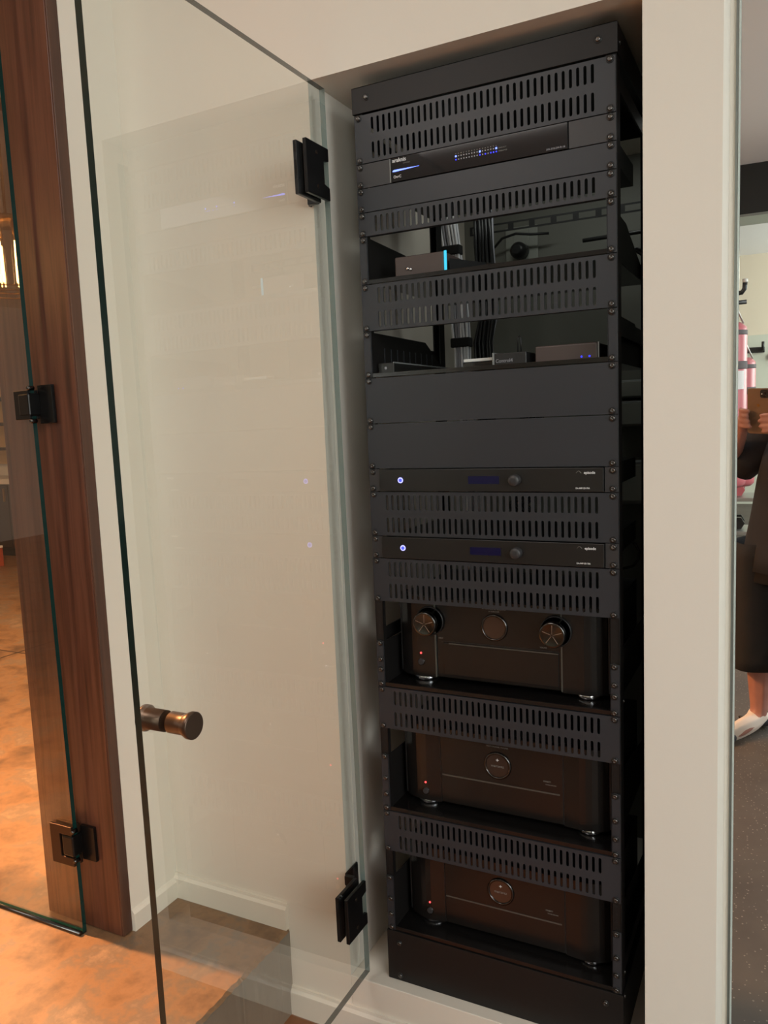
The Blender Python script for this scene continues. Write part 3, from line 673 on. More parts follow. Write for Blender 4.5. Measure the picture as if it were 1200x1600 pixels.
# ---- inside the closet: lacing bar, cable bundles, outlets
t = thing('lacing_bar', 'slotted black lacing bar running across the back of the rack above the upper shelf', 'bar', (0, 0.60, 1.545))
def slotbar(x0, x1, nslots):
    bm = NB(); h = 0.011; w = 0.0022
    box(bm, x0, x1, -0.001, 0.001, h-0.004, h); box(bm, x0, x1, -0.001, 0.001, -h, -h+0.004)
    p = (x1-x0)/nslots
    for k in range(nslots+1): box(bm, max(x0, x0+k*p-0.007), min(x1, x0+k*p+0.007), -0.001, 0.001, -h+0.004, h-0.004)
    return bm
ob('slotted_strip', slotbar(-0.238, 0.36, 11), 'blackiron', t)
bm = NB(); tube(bm, [(0.05, 0, -0.06), (0.36, 0, -0.055)], 0.005, 8); ob('rod', bm, 'blackiron', t)
def bundle(label, base_pts, mats, nx, rad, strapz, strap_th=0.012):
    t = thing('cable_bundle', label, 'cables', base_pts[0], 'cable bundles at the back of the rack')
    b0 = Vector(base_pts[0])
    k = 0
    for i in range(nx):
        for j in range(3):
            off = Vector(((i-(nx-1)/2)*rad*2.05, (j-1)*rad*1.9, 0))
            pts = []
            for q, p in enumerate(base_pts):
                wob = Vector((random.uniform(-1, 1), random.uniform(-1, 1), 0))*rad*0.4
                pts.append(Vector(p)-b0+off*(1.0+0.15*math.sin(q*1.7+i))+wob)
            bm = NB(); tube(bm, pts, rad, 7); ob('cable', bm, mats[k % len(mats)], t); k += 1
    for z in strapz:
        # find x,y at z
        for a, b in zip(base_pts, base_pts[1:]):
            if (a[2]-z)*(b[2]-z) <= 0:
                f = (z-a[2])/(b[2]-a[2]+1e-9); c = Vector(a).lerp(Vector(b), f)-b0
        bm = NB(); W = nx*rad*1.18+0.002; D = 3*rad+0.003
        box(bm, c.x-W, c.x+W, c.y-D, c.y+D, c.z-strap_th, c.z+strap_th); ob('strap', bm, 'velcro', t, 0.003)
bundle('thick bundle of white and grey cables strapped in black, seen through both open shelves',
       [(-0.274, 0.54, 1.66), (-0.274, 0.54, 1.56), (-0.268, 0.54, 1.50), (-0.254, 0.54, 1.43), (-0.248, 0.54, 1.36), (-0.248, 0.54, 1.30), (-0.246, 0.54, 1.24), (-0.246, 0.54, 1.12), (-0.22, 0.54, 1.0), (-0.22, 0.54, 0.6)],
       ['cable_w', 'cable_g', 'cable_w', 'cable_g', 'cable_w'], 6, 0.0034, [1.492, 1.262])
bundle('black cable bundle hanging right of the white cable bundle at the back of the rack',
       [(-0.186, 0.56, 1.60), (-0.186, 0.56, 1.50), (-0.185, 0.56, 1.42), (-0.18, 0.56, 1.34), (-0.192, 0.56, 1.26), (-0.19, 0.56, 1.15), (-0.19, 0.56, 0.95)],
       ['cable_b', 'cable_b', 'cable_g'], 5, 0.0045, [1.44])
bundle('loose dark cables behind the slim amplifiers at the back of the rack',
       [(-0.05, 0.50, 1.08), (-0.08, 0.51, 1.0), (-0.03, 0.50, 0.92), (-0.10, 0.51, 0.85), (-0.02, 0.50, 0.78), (-0.04, 0.51, 0.4), (-0.03, 0.51, LEDGE+0.01)],
       ['cable_b', 'cable_g', 'cable_b'], 7, 0.004, [0.95])
for (x, z, lab) in ((-0.155, 1.525, 'grey wall outlet with black plug on the closet back wall above the upper shelf'),):
    t = thing('wall_outlet', lab, 'outlet', (x, 0.78, z))
    bm = NB(); box(bm, -0.045, 0.045, -0.006, 0.0, -0.057, 0.057); ob('plate', bm, 'outlet', t, 0.002)
    bm = NB(); box(bm, -0.022, 0.022, -0.010, -0.0062, -0.045, 0.045); ob('receptacle', bm, 'outlet', t, 0.002)
    bm = NB(); lathe(bm, [(0.022, 0), (0.022, -0.03), (0.012, -0.045)], (0.0, -0.010, -0.012), 'y', 20); ob('plug', bm, 'blackplastic', t)
    bm = NB(); tube(bm, [(-0.075, -0.03, 0.0), (-0.04, -0.05, 0.022), (0.0, -0.055, 0.028), (0.04, -0.05, 0.022), (0.085, -0.04, 0.02)], 0.0035, 8); ob('cord', bm, 'cable_b', t)
for i, (x, z, w_, h_) in enumerate(((0.150, 1.125, 0.05, 0.022), (0.150, 1.065, 0.05, 0.032), (0.150, 0.895, 0.05, 0.055))):
    t = thing('junction_box', ('upper grey box on the closet back wall, glimpsed in the gap right of the rack',
               'middle grey box on the closet back wall, glimpsed in the gap right of the rack',
               'lowest, largest grey box on the closet back wall, right of the rack')[i], 'box', (x, 0.73, z), 'grey boxes behind the rack')
    bm = NB(); box(bm, -w_, w_, -0.10, 0.05, -h_, h_); ob('housing', bm, 'greyplastic', t, 0.004)
    bm = NB(); box(bm, -w_*0.8, w_*0.8, -0.102, -0.1005, -h_*0.8, h_*0.8); ob('cover', bm, 'outlet', t, 0.001)
bm = NB(); tube(bm, [(0.20, 0.30, 0.80)]+[(0.20+0.028*math.cos(a), 0.30, 0.775+0.03*math.sin(a)) for a in (1.4, 0.8, 0.2, -0.4, -1.0, -1.5)]+[(0.18, 0.30, 0.74)], 0.003, 8)
tag(ob('cable_loop', bm, 'cable_b'), 'black cable looping in the gap between rack side and right wall', 'cable')

# ------------------------------------------------------------------ open glass door of the closet
DX = -0.2790; GT = 0.0058   # door plane near x=-0.279, thickness 10 mm
DYH, DYE, DZ0, DZ1 = -0.032, -0.618, -0.086, 1.6935
t = thing('glass_door', 'frameless clear glass door standing open in front of the equipment closet', 'door', (DX, DYH, DZ0))
t.rotation_euler = (0, -0.0065, 0)
bm = NB()
vs = box(bm, -GT, GT, DYE-DYH, 0, 0, DZ1-DZ0, 0)
for f in bm.faces:
    f.normal_update()
    if abs(f.normal.x) < 0.5: f.material_index = 2 if f.normal.y > 0.5 else 1
ob('glass_pane', bm, ['glass', 'edge', 'edge_pale'], t)
def glass_hinge(zc):
    for s in (-1, 1):
        x0, x1 = sorted((s*(GT+0.0006), s*(GT+0.0085)))
        pts = [(-0.090, zc-0.047), (-0.012, zc-0.047), (-0.012, zc-0.024), (-0.030, zc-0.020), (-0.030, zc+0.020), (-0.012, zc+0.024), (-0.012, zc+0.047), (-0.090, zc+0.047)]
        bm = NB(); prism(bm, pts, 'x', x0, x1); h = ob('hinge_plate', bm, 'hinge', t, 0.0012)
        for z in (zc-0.030, zc+0.030):
            bm = NB(); xx = x1 if s > 0 else x0
            lathe(bm, [(0.0035, 0), (0.0035, 0.0004*s), (0.002, 0.0006*s)], (xx, -0.055, z), 'x', 12); ob('hinge_screw', bm, 'hinge_brown', h)
    bm = NB(); box(bm, -0.0405, -0.036, -0.004, 0.045, zc-0.046, zc+0.046); box(bm, -0.0362, -GT-0.009, -0.0145, -0.004, zc-0.046, zc-0.026);box(bm, -0.0362, -GT-0.009, -0.0145, -0.004, zc+0.026, zc+0.046); ob('hinge_leaf', bm, 'hinge', t, 0.001)
glass_hinge(1.533-DZ0); glass_hinge(0.080-DZ0)
bm = NB()
kx, ky, kz = 0, -0.560-DYH, 0.657-DZ0
lathe(bm, [(0.0155, 0.0055), (0.0155, 0.030), (0.0165, 0.033), (0.0195, 0.040), (0.0195, 0.046), (0.0185, 0.047)], (kx, ky, kz), 'x', 36); k1 = ob('pull_knob', bm, 'bronze', t)
bm = NB(); lathe(bm, [(0.0185, -0.047), (0.0195, -0.046), (0.0195, -0.041), (0.0155, -0.034), (0.0155, -0.0055)], (kx, ky, kz), 'x', 36); ob('pull_knob', bm, 'bronze', t)
bm = NB(); lathe(bm, [(0.0140, 0.0052), (0.0140, 0.0054)], (kx, ky, kz), 'x', 24); ob('clear_washer', bm, 'blackplastic', k1)

# ------------------------------------------------------------------ second glass door hung on the wood
t = thing('glass_door', 'frameless glass door at far left, hinged to the wood panel, reflecting a lamp', 'door', (-0.893, -0.2290, DECK+0.004))
t.rotation_euler = (0, -0.012, 0)
bm = NB(); box(bm, -0.85, 0, -0.005, 0.005, 0, 2.25)
for f in bm.faces:
    f.normal_update()
    if abs(f.normal.y) < 0.5: f.material_index = 1
ob('glass_pane', bm, ['glass2', 'edge_teal'], t)
bm = NB(); box(bm, -0.85, -0.001, -0.0052, 0.0052, -0.0035, -0.0002); tube(bm, [(-0.85, -0.0105, 0.0015), (-0.001, -0.0105, 0.0015)], 0.0050, 12); ob('bottom_seal', bm, 'darkchrome', t)
for zc, mm in ((1.131-DECK, 'hinge'), (0.160-DECK, 'hinge_brown')):
    for s in (-1, 1):
        y0, y1 = sorted((s*0.0056, s*0.0125))
        pts = [(-0.066, zc-0.046), (0.002, zc-0.046), (0.002, zc-0.026), (-0.036, zc-0.026), (-0.036, zc+0.026), (0.002, zc+0.026), (0.002, zc+0.046), (-0.066, zc+0.046)]
        if zc > 0.8: pts = [(-0.042, zc-0.030), (0.002, zc-0.030), (0.002, zc+0.030), (-0.042, zc+0.030)]
        bm = NB(); prism(bm, pts, 'y', y0, y1); h = ob('hinge_plate', bm, mm, t, 0.0010)
    bm = NB(); box(bm, -0.030, 0.004, -0.013, 0.016, zc-0.024, zc+0.024); ob('hinge_barrel', bm, 'hinge', t, 0.004, 3)
    bm = NB(); box(bm, 0.000, 0.042, 0.0135, 0.0215, zc-0.040, zc+0.040); h = ob('hinge_leaf', bm, 'hinge', t, 0.001)
    for z in (zc-0.034, zc+0.034):
        bm = NB(); lathe(bm, [(0.0050, 0.006), (0.0050, -0.006), (0.003, -0.009)], (0.002, -0.004, z), 'y', 16); ob('hinge_pin', bm, 'darkchrome', h)

# ------------------------------------------------------------------ pendant lamp (seen reflected in the left glass door)
t = thing('pendant_lamp', 'brass pendant with glowing tubular bulbs, reflected in the far left glass door', 'lamp', (-2.445, -1.45, 1.925))
bm = NB(); tube(bm, [(0, 0, 0.524), (0, 0, 0.06)], 0.006, 10); ob('stem', bm, 'brass', t)
bm = NB(); lathe(bm, [(0.05, 0.524), (0.05, 0.505), (0.02, 0.495)], (0, 0, 0), 'z', 24); ob('canopy', bm, 'brass', t)
bm = NB(); lathe(bm, [(0.05, 0.06), (0.115, 0.05), (0.115, 0.035), (0.05, 0.03)], (0, 0, 0), 'z', 32); ob('spreader_plate', bm, 'brass', t)
for k in range(6):
    a = k*PI/3+0.2; x, y = 0.066*math.cos(a), 0.066*math.sin(a)
    bm = NB(); lathe(bm, [(0.012, 0.03), (0.012, -0.02)], (x, y, 0), 'z', 16); s = ob('socket', bm, 'brass', t)
    bm = NB(); lathe(bm, [(0.010, -0.02), (0.020, -0.05), (0.020, -0.225), (0.010, -0.255), (0.003, -0.26)], (x, y, 0), 'z', 20); ob('bulb', bm, 'bulbglass', s)
    bm = NB()
    for q in range(4):
        b = q*PI/2; tube(bm, [(x+0.007*math.cos(b), y+0.007*math.sin(b), -0.045), (x+0.010*math.cos(b), y+0.010*math.sin(b), -0.215)], 0.0024, 5)
    ob('filament', bm, 'filament', s)
bm = NB(); tube(bm, [(0.115*math.cos(2*PI*k/28), 0.115*math.sin(2*PI*k/28), -0.235) for k in range(28)], 0.003, 6, closed=True)
tube(bm, [(0.115*math.cos(2*PI*k/28), 0.115*math.sin(2*PI*k/28), -0.255) for k in range(28)], 0.003, 6, closed=True)
ob('cage_ring', bm, 'brass', t)

# ------------------------------------------------------------------ back bar seen past the wood panel
t = thing('bar_cabinet', 'dark back bar cabinet with pale stone top at the far end of the lounge', 'cabinet', (-5.9, 3.55, DECK))
bm = NB(); box(bm, -0.9, 0.9, -0.02, 0.40, 0.08, 0.68); ob('body', bm, 'cabinet', t, 0.004)
bm = NB(); box(bm, -0.86, 0.86, 0.02, 0.38, 0.0, 0.0798); ob('plinth', bm, 'blackiron', t)
bm = NB(); box(bm, -0.93, 0.93, -0.05, 0.42, 0.6802, 0.73); ob('stone_top', bm, 'stonetop', t, 0.004)
for k in range(4):
    x = -0.88+k*0.445
    bm = NB(); box(bm, x, x+0.435, -0.040, -0.0205, 0.09, 0.67); d = ob('door', bm, 'cabinet', t, 0.003)
    bm = NB(); box(bm, x+0.39, x+0.405, -0.058, -0.0402, 0.52, 0.64); ob('handle', bm, 'brass', d)
t = thing('bar_shelves', 'tan backed wall shelves above the dark back bar at far left', 'shelf', (-5.9, 3.95, 0.80))
bm = NB(); box(bm, -0.9, 0.9, 0.0, 0.04, 0.0, 1.1); ob('back_panel', bm, 'tan', t)
for k in range(4):
    bm = NB(); box(bm, -0.9, 0.9, -0.22, -0.0005, 0.14+k*0.24, 0.165+k*0.24); ob('shelf_board', bm, 'cabinet', t, 0.002)
t = thing('carton', 'rust red carton on the lounge floor beside the dark bar cabinet', 'box', (-5.66, 3.05, DECK))
bm = NB(); box(bm, -0.1, 0.1, -0.1, 0.1, 0.0, 0.16); ob('body', bm, 'redbox', t, 0.003)
bm = NB(); box(bm, -0.102, 0.102, -0.102, 0.102, 0.161, 0.18); ob('lid', bm, 'whiteplastic', t, 0.002)

# ------------------------------------------------------------------ gym things (seen in the mirror)
def heavy_bag(x, y, zt, h, r, lab, label=False):
    t = thing('heavy_bag', lab, 'punching bag', (x, y, zt-h), 'red heavy bags')
    bm = NB(); lathe(bm, [(r*0.80, 0), (r*0.97, 0.02), (r, 0.05), (r, h-0.06), (r*0.97, h-0.03), (r*0.7, h)], (0, 0, 0), 'z', 36); ob('bag', bm, 'redvinyl', t)
    bm = NB(); lathe(bm, [(r*1.012, 0.0), (r*1.02, 0.01), (r*1.02, 0.04), (r*1.012, 0.05)], (0, 0, h*0.72), 'z', 36); ob('webbing_band', bm, 'strap', t)
    bm = NB(); lathe(bm, [(r*1.012, 0.0), (r*1.015, 0.01), (r*1.015, 0.02), (r*1.012, 0.03)], (0, 0, h-0.08), 'z', 36); ob('top_band', bm, 'strap', t)
    bm = NB()
    for a in (0.3, 2.4, 4.5): tube(bm, [(r*0.85*math.cos(a), r*0.85*math.sin(a), h-0.01), (0, 0, h+0.24)], 0.006, 6)
    tube(bm, [(0, 0, h+0.24), (0, 0, TOP-0.02-(zt-h))], 0.008, 6)
    ob('chain', bm, 'steel', t)
    if label:
        bm = NB(); n = 10; v0 = []; v1 = []
        for k in range(n+1):
            a = PI*0.18+PI*0.42*k/n; v0.append(bm.verts.new((r*1.02*math.cos(a), r*1.02*math.sin(a), h*0.60))); v1.append(bm.verts.new((r*1.02*math.cos(a), r*1.02*math.sin(a), h*0.71)))
        for k in range(n): bm.faces.new((v0[k], v0[k+1], v1[k+1], v1[k]))
        o = ob('white_label', bm, 'white', t); m_ = o.modifiers.new('s', 'SOLIDIFY'); m_.thickness = 0.001
    return t
heavy_bag(0.335, -4.0, 1.485, 1.05, 0.125, 'tall red heavy bag with a white label, seen at the left edge of the mirror', True)
heavy_bag(0.400, -4.9, 1.285, 0.95, 0.125, 'shorter red heavy bag behind the labelled one, seen in the mirror')
# storage pegs
def peg(x, y, z, lab, L=0.09):
    t = thing('storage_peg', lab, 'hook', (x, y, z), 'black storage pegs on the gym stand')
    bm = NB(); tube(bm, [(-0.174, 0, -0.016), (-0.02, 0, -0.004), (0.02, 0, 0.0), (0.034, 0, 0.02), (0.036, 0, 0.055)], 0.013, 10); ob('hook_arm', bm, 'blackiron', t)
    bm = NB(); lathe(bm, [(0.014, 0.0), (0.014, 0.02)], (0.036, 0, 0.052), 'z', 14); ob('end_cap', bm, 'whiteplastic', t)
    bm = NB(); tube(bm, [(-0.174, 0, -0.057), (0.045, 0, -0.052)], 0.012, 10); ob('lower_arm', bm, 'blackiron', t)
tq = thing('pull_up_stand', 'black steel upright stand carrying storage pegs, seen in the mirror', 'stand', (0.20, -3.30, FLOOR+0.004))
bm = NB(); box(bm, -0.03, 0.03, -0.03, 0.03, 0.012, 2.3); ob('upright', bm, 'blackiron', tq, 0.003)
bm = NB(); box(bm, -0.15, 0.045, -0.25, 0.25, 0.0, 0.0118); ob('base_plate', bm, 'blackiron', tq, 0.002)
peg(0.405, -3.30, 1.60, 'black hooked peg with white tip, highest in the mirror')
for x, z, lab in ((0.555, 1.44, 'small black peg on the back wall right of the red bags'), (0.80, 1.36, 'second black peg lower on the back wall right of the red bags')):
    t = thing('wall_peg', lab, 'hook', (x, -7.985, z), 'black pegs on the gym back wall')
    bm = NB(); box(bm, -0.10, 0.10, 0.0, 0.03, -0.03, 0.03); ob('peg_plate', bm, 'blackiron', t, 0.004)
    bm = NB(); tube(bm, [(0.08, 0.03, 0.0), (0.08, 0.10, 0.0), (0.08, 0.12, 0.08)], 0.014, 8); ob('peg_arm', bm, 'blackiron', t)
# dumbbell rack
t = thing('dumbbell_rack', 'low rack with dark and red dumbbells, seen low in the mirror beside the person', 'rack', (0.15, -5.6, FLOOR+0.004))
for z in (0.10, 0.38, 0.62):
    bm = NB(); box(bm, -0.6, 0.6, -0.18, 0.18, z, z+0.03); ob('shelf_tray', bm, 'steel', t, 0.003)
for x in (-0.6, 0.57):
    bm = NB(); box(bm, x, x+0.03, -0.2, -0.182, 0, 0.75); box(bm, x, x+0.03, 0.182, 0.2, 0, 0.75); ob('leg', bm, 'blackiron', t)
for j, z in enumerate((0.131, 0.411, 0.651)):
    for i in range(3):
        x = 0.03+i*0.19
        d = thing('dumbbell', '%s %s dumbbell on the %s tray of the low rack in the mirror' % (('left', 'middle', 'right')[i], 'red' if j == 1 else 'black', ('bottom', 'middle', 'top')[j]), 'dumbbell', (x, -5.6, FLOOR+0.004+z), 'dumbbells on the low rack')
        mm = ('redvinyl' if j == 1 else 'blackiron')
        for s in (-1, 1):
            bm = NB(); lathe(bm, [(0.055, 0.0), (0.055, 0.05)], (0, s*0.06-0.025+s*0.02, 0.055), 'y', 6, smooth=False); ob('weight', bm, mm, d)
        bm = NB(); tube(bm, [(0, -0.05, 0.055), (0, 0.05, 0.055)], 0.014, 10); ob('grip', bm, 'steel', d)
t = thing('exercise_mat', 'stack of two grey foam mats on the gym floor, behind the leg in the mirror', 'mat', (1.17, -3.0, FLOOR+0.004))
bm = NB(); box(bm, -0.9, 0.9, -0.45, 0.45, 0.0, 0.03); ob('mat_layer', bm, 'matgrey', t, 0.004)
bm = NB(); box(bm, -0.9, 0.9, -0.45, 0.45, 0.036, 0.075); ob('mat_layer', bm, 'matgrey', t, 0.004)
bm = NB(); box(bm, -0.885, 0.885, -0.435, 0.435, 0.0302, 0.0358); ob('seam', bm, 'blackiron', t)

# ------------------------------------------------------------------ the photographer (standing where the photo was taken, seen in the mirror)
P0 = Vector((0.585, -1.60, FLOOR+0.004))
PR = thing('person', 'person in charcoal t-shirt and long black shorts holding a phone, seen in the mirror', 'person', P0, rot=(0, 0, YAW))
Pinv = (Matrix.Translation(P0) @ Matrix.Rotation(YAW, 4, 'Z')).inverted()
def ph(x, y, z):   # phone frame (camera axes) -> person local
    return Pinv @ (CAM + CROT @ Vector((x, y, z)))
def skin_obj(name, chains, m, parent, levels=1, voxel=None, extra=None):
    verts, edges, rad, roots = [], [], [], []
    key = {}
    for ch in chains:
        prev = None
        for e in ch:
            if isinstance(e, str): i = key[e]
            else:
                p, r = e[0], e[1]; i = len(verts); verts.append(tuple(p)); rad.append(r)
                if len(e) > 2: key[e[2]] = i
                if prev is None: roots.append(i)
            if prev is not None: edges.append((prev, i))
            prev = i
    me = bpy.data.meshes.new(name); me.from_pydata(verts, edges, []); o = bpy.data.objects.new(name, me); COL.objects.link(o)
    sk = o.modifiers.new('skin', 'SKIN'); sk.use_smooth_shade = True
    for i, r in enumerate(rad):
        rr = r if isinstance(r, tuple) else (r, r)
        me.skin_vertices[0].data[i].radius = rr
        me.skin_vertices[0].data[i].use_root = i in roots
    ss = o.modifiers.new('sub', 'SUBSURF'); ss.levels = levels; ss.render_levels = levels
    dg = bpy.context.evaluated_depsgraph_get(); new = bpy.data.meshes.new_from_object(o.evaluated_get(dg))
    bpy.data.objects.remove(o)
    bm = NB(); bm.from_mesh(new)
    if extra: extra(bm)
    me2 = bpy.data.meshes.new(name); bm.to_mesh(me2); bm.free(); me2.materials.clear(); me2.materials.append(M[m])
    o2 = bpy.data.objects.new(name, me2); COL.objects.link(o2); o2.parent = parent
    if voxel:
        rm = o2.modifiers.new('remesh', 'REMESH'); rm.mode = 'VOXEL'; rm.voxel_size = voxel; rm.use_smooth_shade = True
        sm = o2.modifiers.new('smooth', 'SMOOTH'); sm.factor = 0.5; sm.iterations = 3
    else:
        for p in me2.polygons: p.use_smooth = True
    return o2
HC = Vector((0.150, 0.030, 1.405))   # head centre
def ellipsoid(bm, c, r, u=20, v=14, shape=None):
    mt_ = Matrix.Translation(c) @ Matrix.Diagonal((r[0], r[1], r[2], 1))
    res = bmesh.ops.create_uvsphere(bm, u_segments=u, v_segments=v, radius=1.0, matrix=mt_)
    if shape:
        for q in res['verts']: shape(q)
def head_extra(bm):
    def sh(q):
        d = q.co-HC
        if d.z < 0: q.co.x = HC.x+d.x*(1+d.z*3.0); 
        if d.z < -0.05 and d.y > 0: q.co.y += 0.008
    ellipsoid(bm, HC, (0.076, 0.098, 0.118), 28, 20, sh)
    ellipsoid(bm, HC+Vector((0, 0.098, -0.022)), (0.014, 0.020, 0.026))      # nose
    ellipsoid(bm, HC+Vector((0, 0.088, 0.022)), (0.050, 0.012, 0.012))       # brow
    ellipsoid(bm, HC+Vector((0, 0.089, -0.058)), (0.026, 0.010, 0.006))      # lips
    ellipsoid(bm, HC+Vector((0, 0.086, -0.068)), (0.022, 0.011, 0.006))
    ellipsoid(bm, HC+Vector((0, 0.070, -0.100)), (0.026, 0.022, 0.018))      # chin
    for s in (-1, 1): ellipsoid(bm, HC+Vector((0.078*s, 0.0, -0.008)), (0.010, 0.018, 0.032))
# limbs; user's left = -x
la, ra = Vector((-0.092, 0.0, 0.075)), Vector((0.092, 0.02, 0.075))
lw, rw = ph(-0.105, -0.155, 0.045), ph(0.055, -0.170, 0.045)
lk, rk = ph(-0.083, -0.085, 0.012), ph(0.040, -0.105, 0.012)
chains = [
  [(Vector((0.03, 0.0, 0.80)), (0.115, 0.10), 'pel'), (Vector((0.045, 0.0, 0.94)), (0.125, 0.105)), (Vector((0.07, 0.005, 1.08)), (0.125, 0.105)), (Vector((0.10, 0.0, 1.185)), (0.112, 0.095), 'chest'), (Vector((0.125, 0.005, 1.27)), 0.055), (Vector((0.147, 0.02, 1.35)), 0.052)],
  ['pel', (Vector((-0.075, 0, 0.72)), 0.080), (Vector((-0.095, 0.015, 0.42)), 0.058), (Vector((-0.10, -0.015, 0.28)), 0.056), (la, 0.036), (la+Vector((-0.005, 0.02, -0.03)), 0.036), (la+Vector((-0.02, 0.12, -0.045)), 0.032), (la+Vector((-0.03, 0.185, -0.052)), 0.022)],
  ['pel', (Vector((0.115, 0, 0.72)), 0.080), (Vector((0.11, 0.02, 0.42)), 0.058), (Vector((0.10, 0.0, 0.28)), 0.056), (ra, 0.036), (ra+Vector((0.005, 0.02, -0.03)), 0.036), (ra+Vector((0.03, 0.12, -0.045)), 0.032), (ra+Vector((0.04, 0.185, -0.052)), 0.022)],
  ['chest', (Vector((-0.050, -0.005, 1.185)), 0.050), (Vector((-0.145, -0.02, 1.11)), 0.044), (Vector((-0.245, -0.04, 1.03)), 0.038), (lw, 0.024), (lk, (0.020, 0.034))],
  ['chest', (Vector((0.250, -0.005, 1.185)), 0.050), (Vector((0.290, 0.00, 1.07)), 0.044), (Vector((0.280, 0.045, 0.985)), 0.038), (rw, 0.024), (rk, (0.020, 0.034))],
]
# fingers lie across the back of the phone (negative z = mirror side)
for i, (y, L) in enumerate(((-0.058, 0.046), (-0.077, 0.041), (-0.096, 0.046), (-0.114, 0.052))):
    chains.append([(ph(-0.084, y-0.004, 0.012), 0.0095), (ph(-0.080, y, -0.006), 0.0092), (ph(-0.072+0.004*i*0, y+0.001, -0.0155), 0.0088), (ph(-0.060, y, -0.0165), 0.0084), (ph(-0.084+L, y-0.003, -0.0150), 0.0074)])
for i, (y, L) in enumerate(((-0.072, 0.056), (-0.091, 0.062), (-0.110, 0.058), (-0.128, 0.048))):
    chains.append([(ph(0.042, y-0.004, 0.012), 0.0095), (ph(0.038, y, -0.006), 0.0092), (ph(0.030, y+0.001, -0.0155), 0.0088), (ph(0.018, y, -0.0165), 0.0084), (ph(0.044-L, y-0.003, -0.0150), 0.0074)])
chains.append([(ph(-0.088, -0.110, 0.030), 0.013), (ph(-0.070, -0.085, 0.034), 0.011), (ph(-0.048, -0.066, 0.026), 0.009)])
chains.append([(ph(0.046, -0.120, 0.030), 0.013), (ph(0.028, -0.095, 0.034), 0.011), (ph(0.006, -0.080, 0.026), 0.009)])
body = skin_obj('body', chains, 'skin', PR, 1, 0.005, head_extra)
bm = NB()
def hs(q):
    d = q.co-HC
    if d.y > 0.02 and d.z < 0.045: q.co.y = HC.y+0.02+(d.y-0.02)*0.3
ellipsoid(bm, HC+Vector((0, -0.012, 0.018)), (0.084, 0.102, 0.118), 28, 20, hs)
for f in bm.faces: f.smooth = True
bmesh.ops.delete(bm, geom=[v for v in bm.verts if v.co.z < HC.z-0.045], context='VERTS')
ob('hair', bm, 'hair', PR)
for s in (-1, 1):
    bm = NB(); ellipsoid(bm, HC+Vector((0.031*s, 0.086, 0.002)), (0.013, 0.010, 0.009)); e = ob('eye', bm, 'eye', PR)
    bm = NB(); ellipsoid(bm, HC+Vector((0.031*s, 0.0945, 0.001)), (0.005, 0.003, 0.005)); ob('iris', bm, 'iris', e)
def loft(bm, rings, n=32, fold=0.0, ph0=0.0):
    R_ = []
    for (c, rx, ry) in rings:
        R_.append([bm.verts.new((c[0]+rx*(1+fold*math.sin(5*2*PI*k/n+ph0))*math.cos(2*PI*k/n), c[1]+ry*(1+fold*math.sin(5*2*PI*k/n+ph0+1))*math.sin(2*PI*k/n), c[2])) for k in range(n)])
    for a, b in zip(R_, R_[1:]):
        for k in range(n): f = bm.faces.new((a[k], a[(k+1) % n], b[(k+1) % n], b[k])); f.smooth = True
    return R_
bm = NB()
loft(bm, [((0.03, 0, 0.660), 0.186, 0.148), ((0.03, 0, 0.71), 0.180, 0.146), ((0.045, 0, 0.86), 0.166, 0.135), ((0.065, 0.003, 1.0), 0.162, 0.132), ((0.09, 0.003, 1.12), 0.160, 0.128), ((0.10, 0.0, 1.19), 0.156, 0.112), ((0.115, 0, 1.235), 0.120, 0.090), ((0.125, 0.005, 1.26), 0.078, 0.072), ((0.127, 0.006, 1.268), 0.066, 0.064)], fold=0.015)
def sleeve(bm, a, b, c, r0, r1):
    tubepts = [Vector(a), (Vector(a)+Vector(b))/2, Vector(b), (Vector(b)+Vector(c))*0.5]
    prev = None; rings = []
    for i, p in enumerate(tubepts):
        d = (tubepts[min(i+1, 3)]-tubepts[max(i-1, 0)]).normalized(); u = d.cross(Vector((0, 1, 0))).normalized(); v = d.cross(u); r = r0+(r1-r0)*i/3
        rings.append([bm.verts.new(p+r*(math.cos(2*PI*k/20)*u+math.sin(2*PI*k/20)*v)) for k in range(20)])
    for a_, b_ in zip(rings, rings[1:]):
        for k in range(20): f = bm.faces.new((a_[k], a_[(k+1) % 20], b_[(k+1) % 20], b_[k])); f.smooth = True
sleeve(bm, (-0.005, 0, 1.175), (-0.145, -0.02, 1.10), (-0.27, -0.045, 1.015), 0.078, 0.092)
sleeve(bm, (0.205, 0, 1.185), (0.285, 0.0, 1.08), (0.285, 0.03, 0.93), 0.068, 0.074)
sh = ob('t_shirt', bm, 'tee', PR); sm = sh.modifiers.new('s', 'SOLIDIFY'); sm.thickness = 0.003
bm = NB()
loft(bm, [((0.02, 0, 0.62), 0.178, 0.138), ((0.03, 0, 0.75), 0.172, 0.134), ((0.04, 0, 0.88), 0.158, 0.126)], fold=0.01)
for s in (-1, 1): loft(bm, [((0.098*s, 0.005, 0.268), 0.092, 0.115), ((0.098*s, 0.005, 0.31), 0.090, 0.113), ((0.095*s, 0.005, 0.50), 0.092, 0.118), ((0.090*s, 0.0, 0.70), 0.098, 0.132), ((0.085*s, 0, 0.76), 0.092, 0.130)], fold=0.03, ph0=s)
so = ob('shorts', bm, 'shorts', PR); sm = so.modifiers.new('s', 'SOLIDIFY'); sm.thickness = 0.003
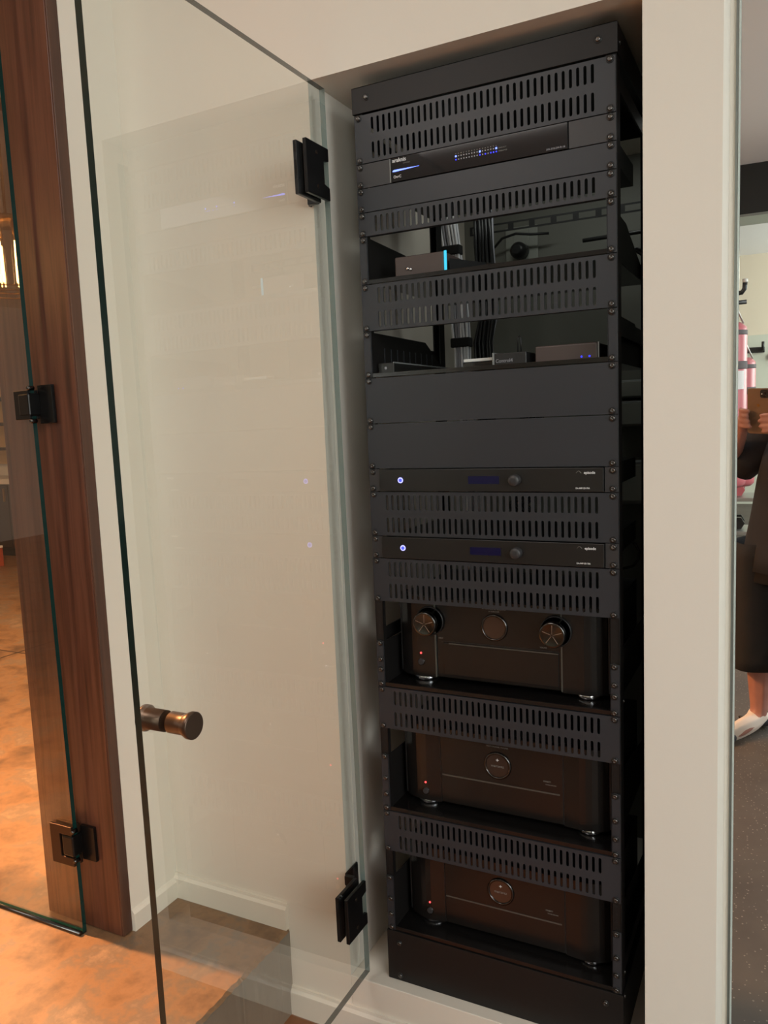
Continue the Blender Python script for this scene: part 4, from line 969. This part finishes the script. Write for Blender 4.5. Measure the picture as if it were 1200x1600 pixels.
def sock(a, s):
    ch = [[(a+Vector((0, 0.0, 0.012)), 0.040), (a+Vector((0.005*s, 0.0, -0.02)), 0.043), (a+Vector((0.008*s, 0.04, -0.036)), (0.041, 0.036)), (a+Vector((0.020*s, 0.12, -0.044)), (0.044, 0.030)), (a+Vector((0.030*s, 0.19, -0.050)), (0.036, 0.023))],
          [(a+Vector((0, -0.002, -0.01)), 0.038), (a+Vector((0, -0.035, -0.040)), 0.032)]]
    o = skin_obj('sock', ch, 'sock', PR, 1, 0.005)
    bm = NB(); ellipsoid(bm, a+Vector((0.030*s, 0.195, -0.054)), (0.037, 0.036, 0.019)); ellipsoid(bm, a+Vector((-0.002, -0.04, -0.045)), (0.034, 0.034, 0.028))
    for f in bm.faces: f.smooth = True
    ob('grey_toe_and_heel', bm, 'sockgrey', o)
    bm = NB()
    for q in range(2): ellipsoid(bm, a+Vector((-0.006*s+0.022*q*s-0.02, 0.085-0.02*q, -0.018+0.002*q)), (0.014, 0.008, 0.007))
    ob('sock_mark', bm, 'blackiron', o)
sock(la, -1); sock(ra, 1)
# the phone
PH = thing('phone', 'bronze backed phone held upright in both hands, seen in the mirror', 'phone', (0, 0, 0))
PH.matrix_world = Matrix.Translation(CAM) @ CROT.to_4x4()
def rr(x0, x1, y0, y1, r, n=6):
    pts = []
    for cx, cy, a0 in ((x1-r, y1-r, 0), (x0+r, y1-r, PI/2), (x0+r, y0+r, PI), (x1-r, y0+r, 1.5*PI)):
        for k in range(n+1): a = a0+PI/2*k/n; pts.append((cx+r*math.cos(a), cy+r*math.sin(a)))
    return pts
bm = NB(); prism(bm, rr(-0.062, 0.016, -0.143, 0.015, 0.010), 'z', 0.0065, 0.0140); ob('phone_body', bm, 'phoneback', PH, 0.0012)
bm = NB(); prism(bm, rr(-0.016, 0.012, -0.018, 0.0110, 0.007), 'z', 0.0045, 0.0064); b = ob('camera_bump', bm, 'blackplastic', PH, 0.0004)
for x, y in ((0.0, 0.0), (0.0, -0.012)):
    bm = NB(); lathe(bm, [(0.0048, 0.0044), (0.0048, 0.0036), (0.0040, 0.0036)], (x if y else x, y if y else 0.0, 0), 'z', 20); ob('lens', bm, 'lens', b)
bm = NB(); lathe(bm, [(0.0022, 0.0044), (0.0022, 0.0038)], (-0.010, -0.004, 0), 'z', 12); ob('flash', bm, 'white', b)
bm = NB(); prism(bm, rr(-0.028, -0.019, -0.050, -0.039, 0.0044, 8), 'z', 0.0062, 0.0064); ob('round_emblem', bm, 'brass', PH)
bm = NB(); prism(bm, rr(-0.0605, 0.0145, -0.1415, 0.0135, 0.009), 'z', 0.0141, 0.0143); ob('screen', bm, 'gloss', PH)
bpy.context.view_layer.update()
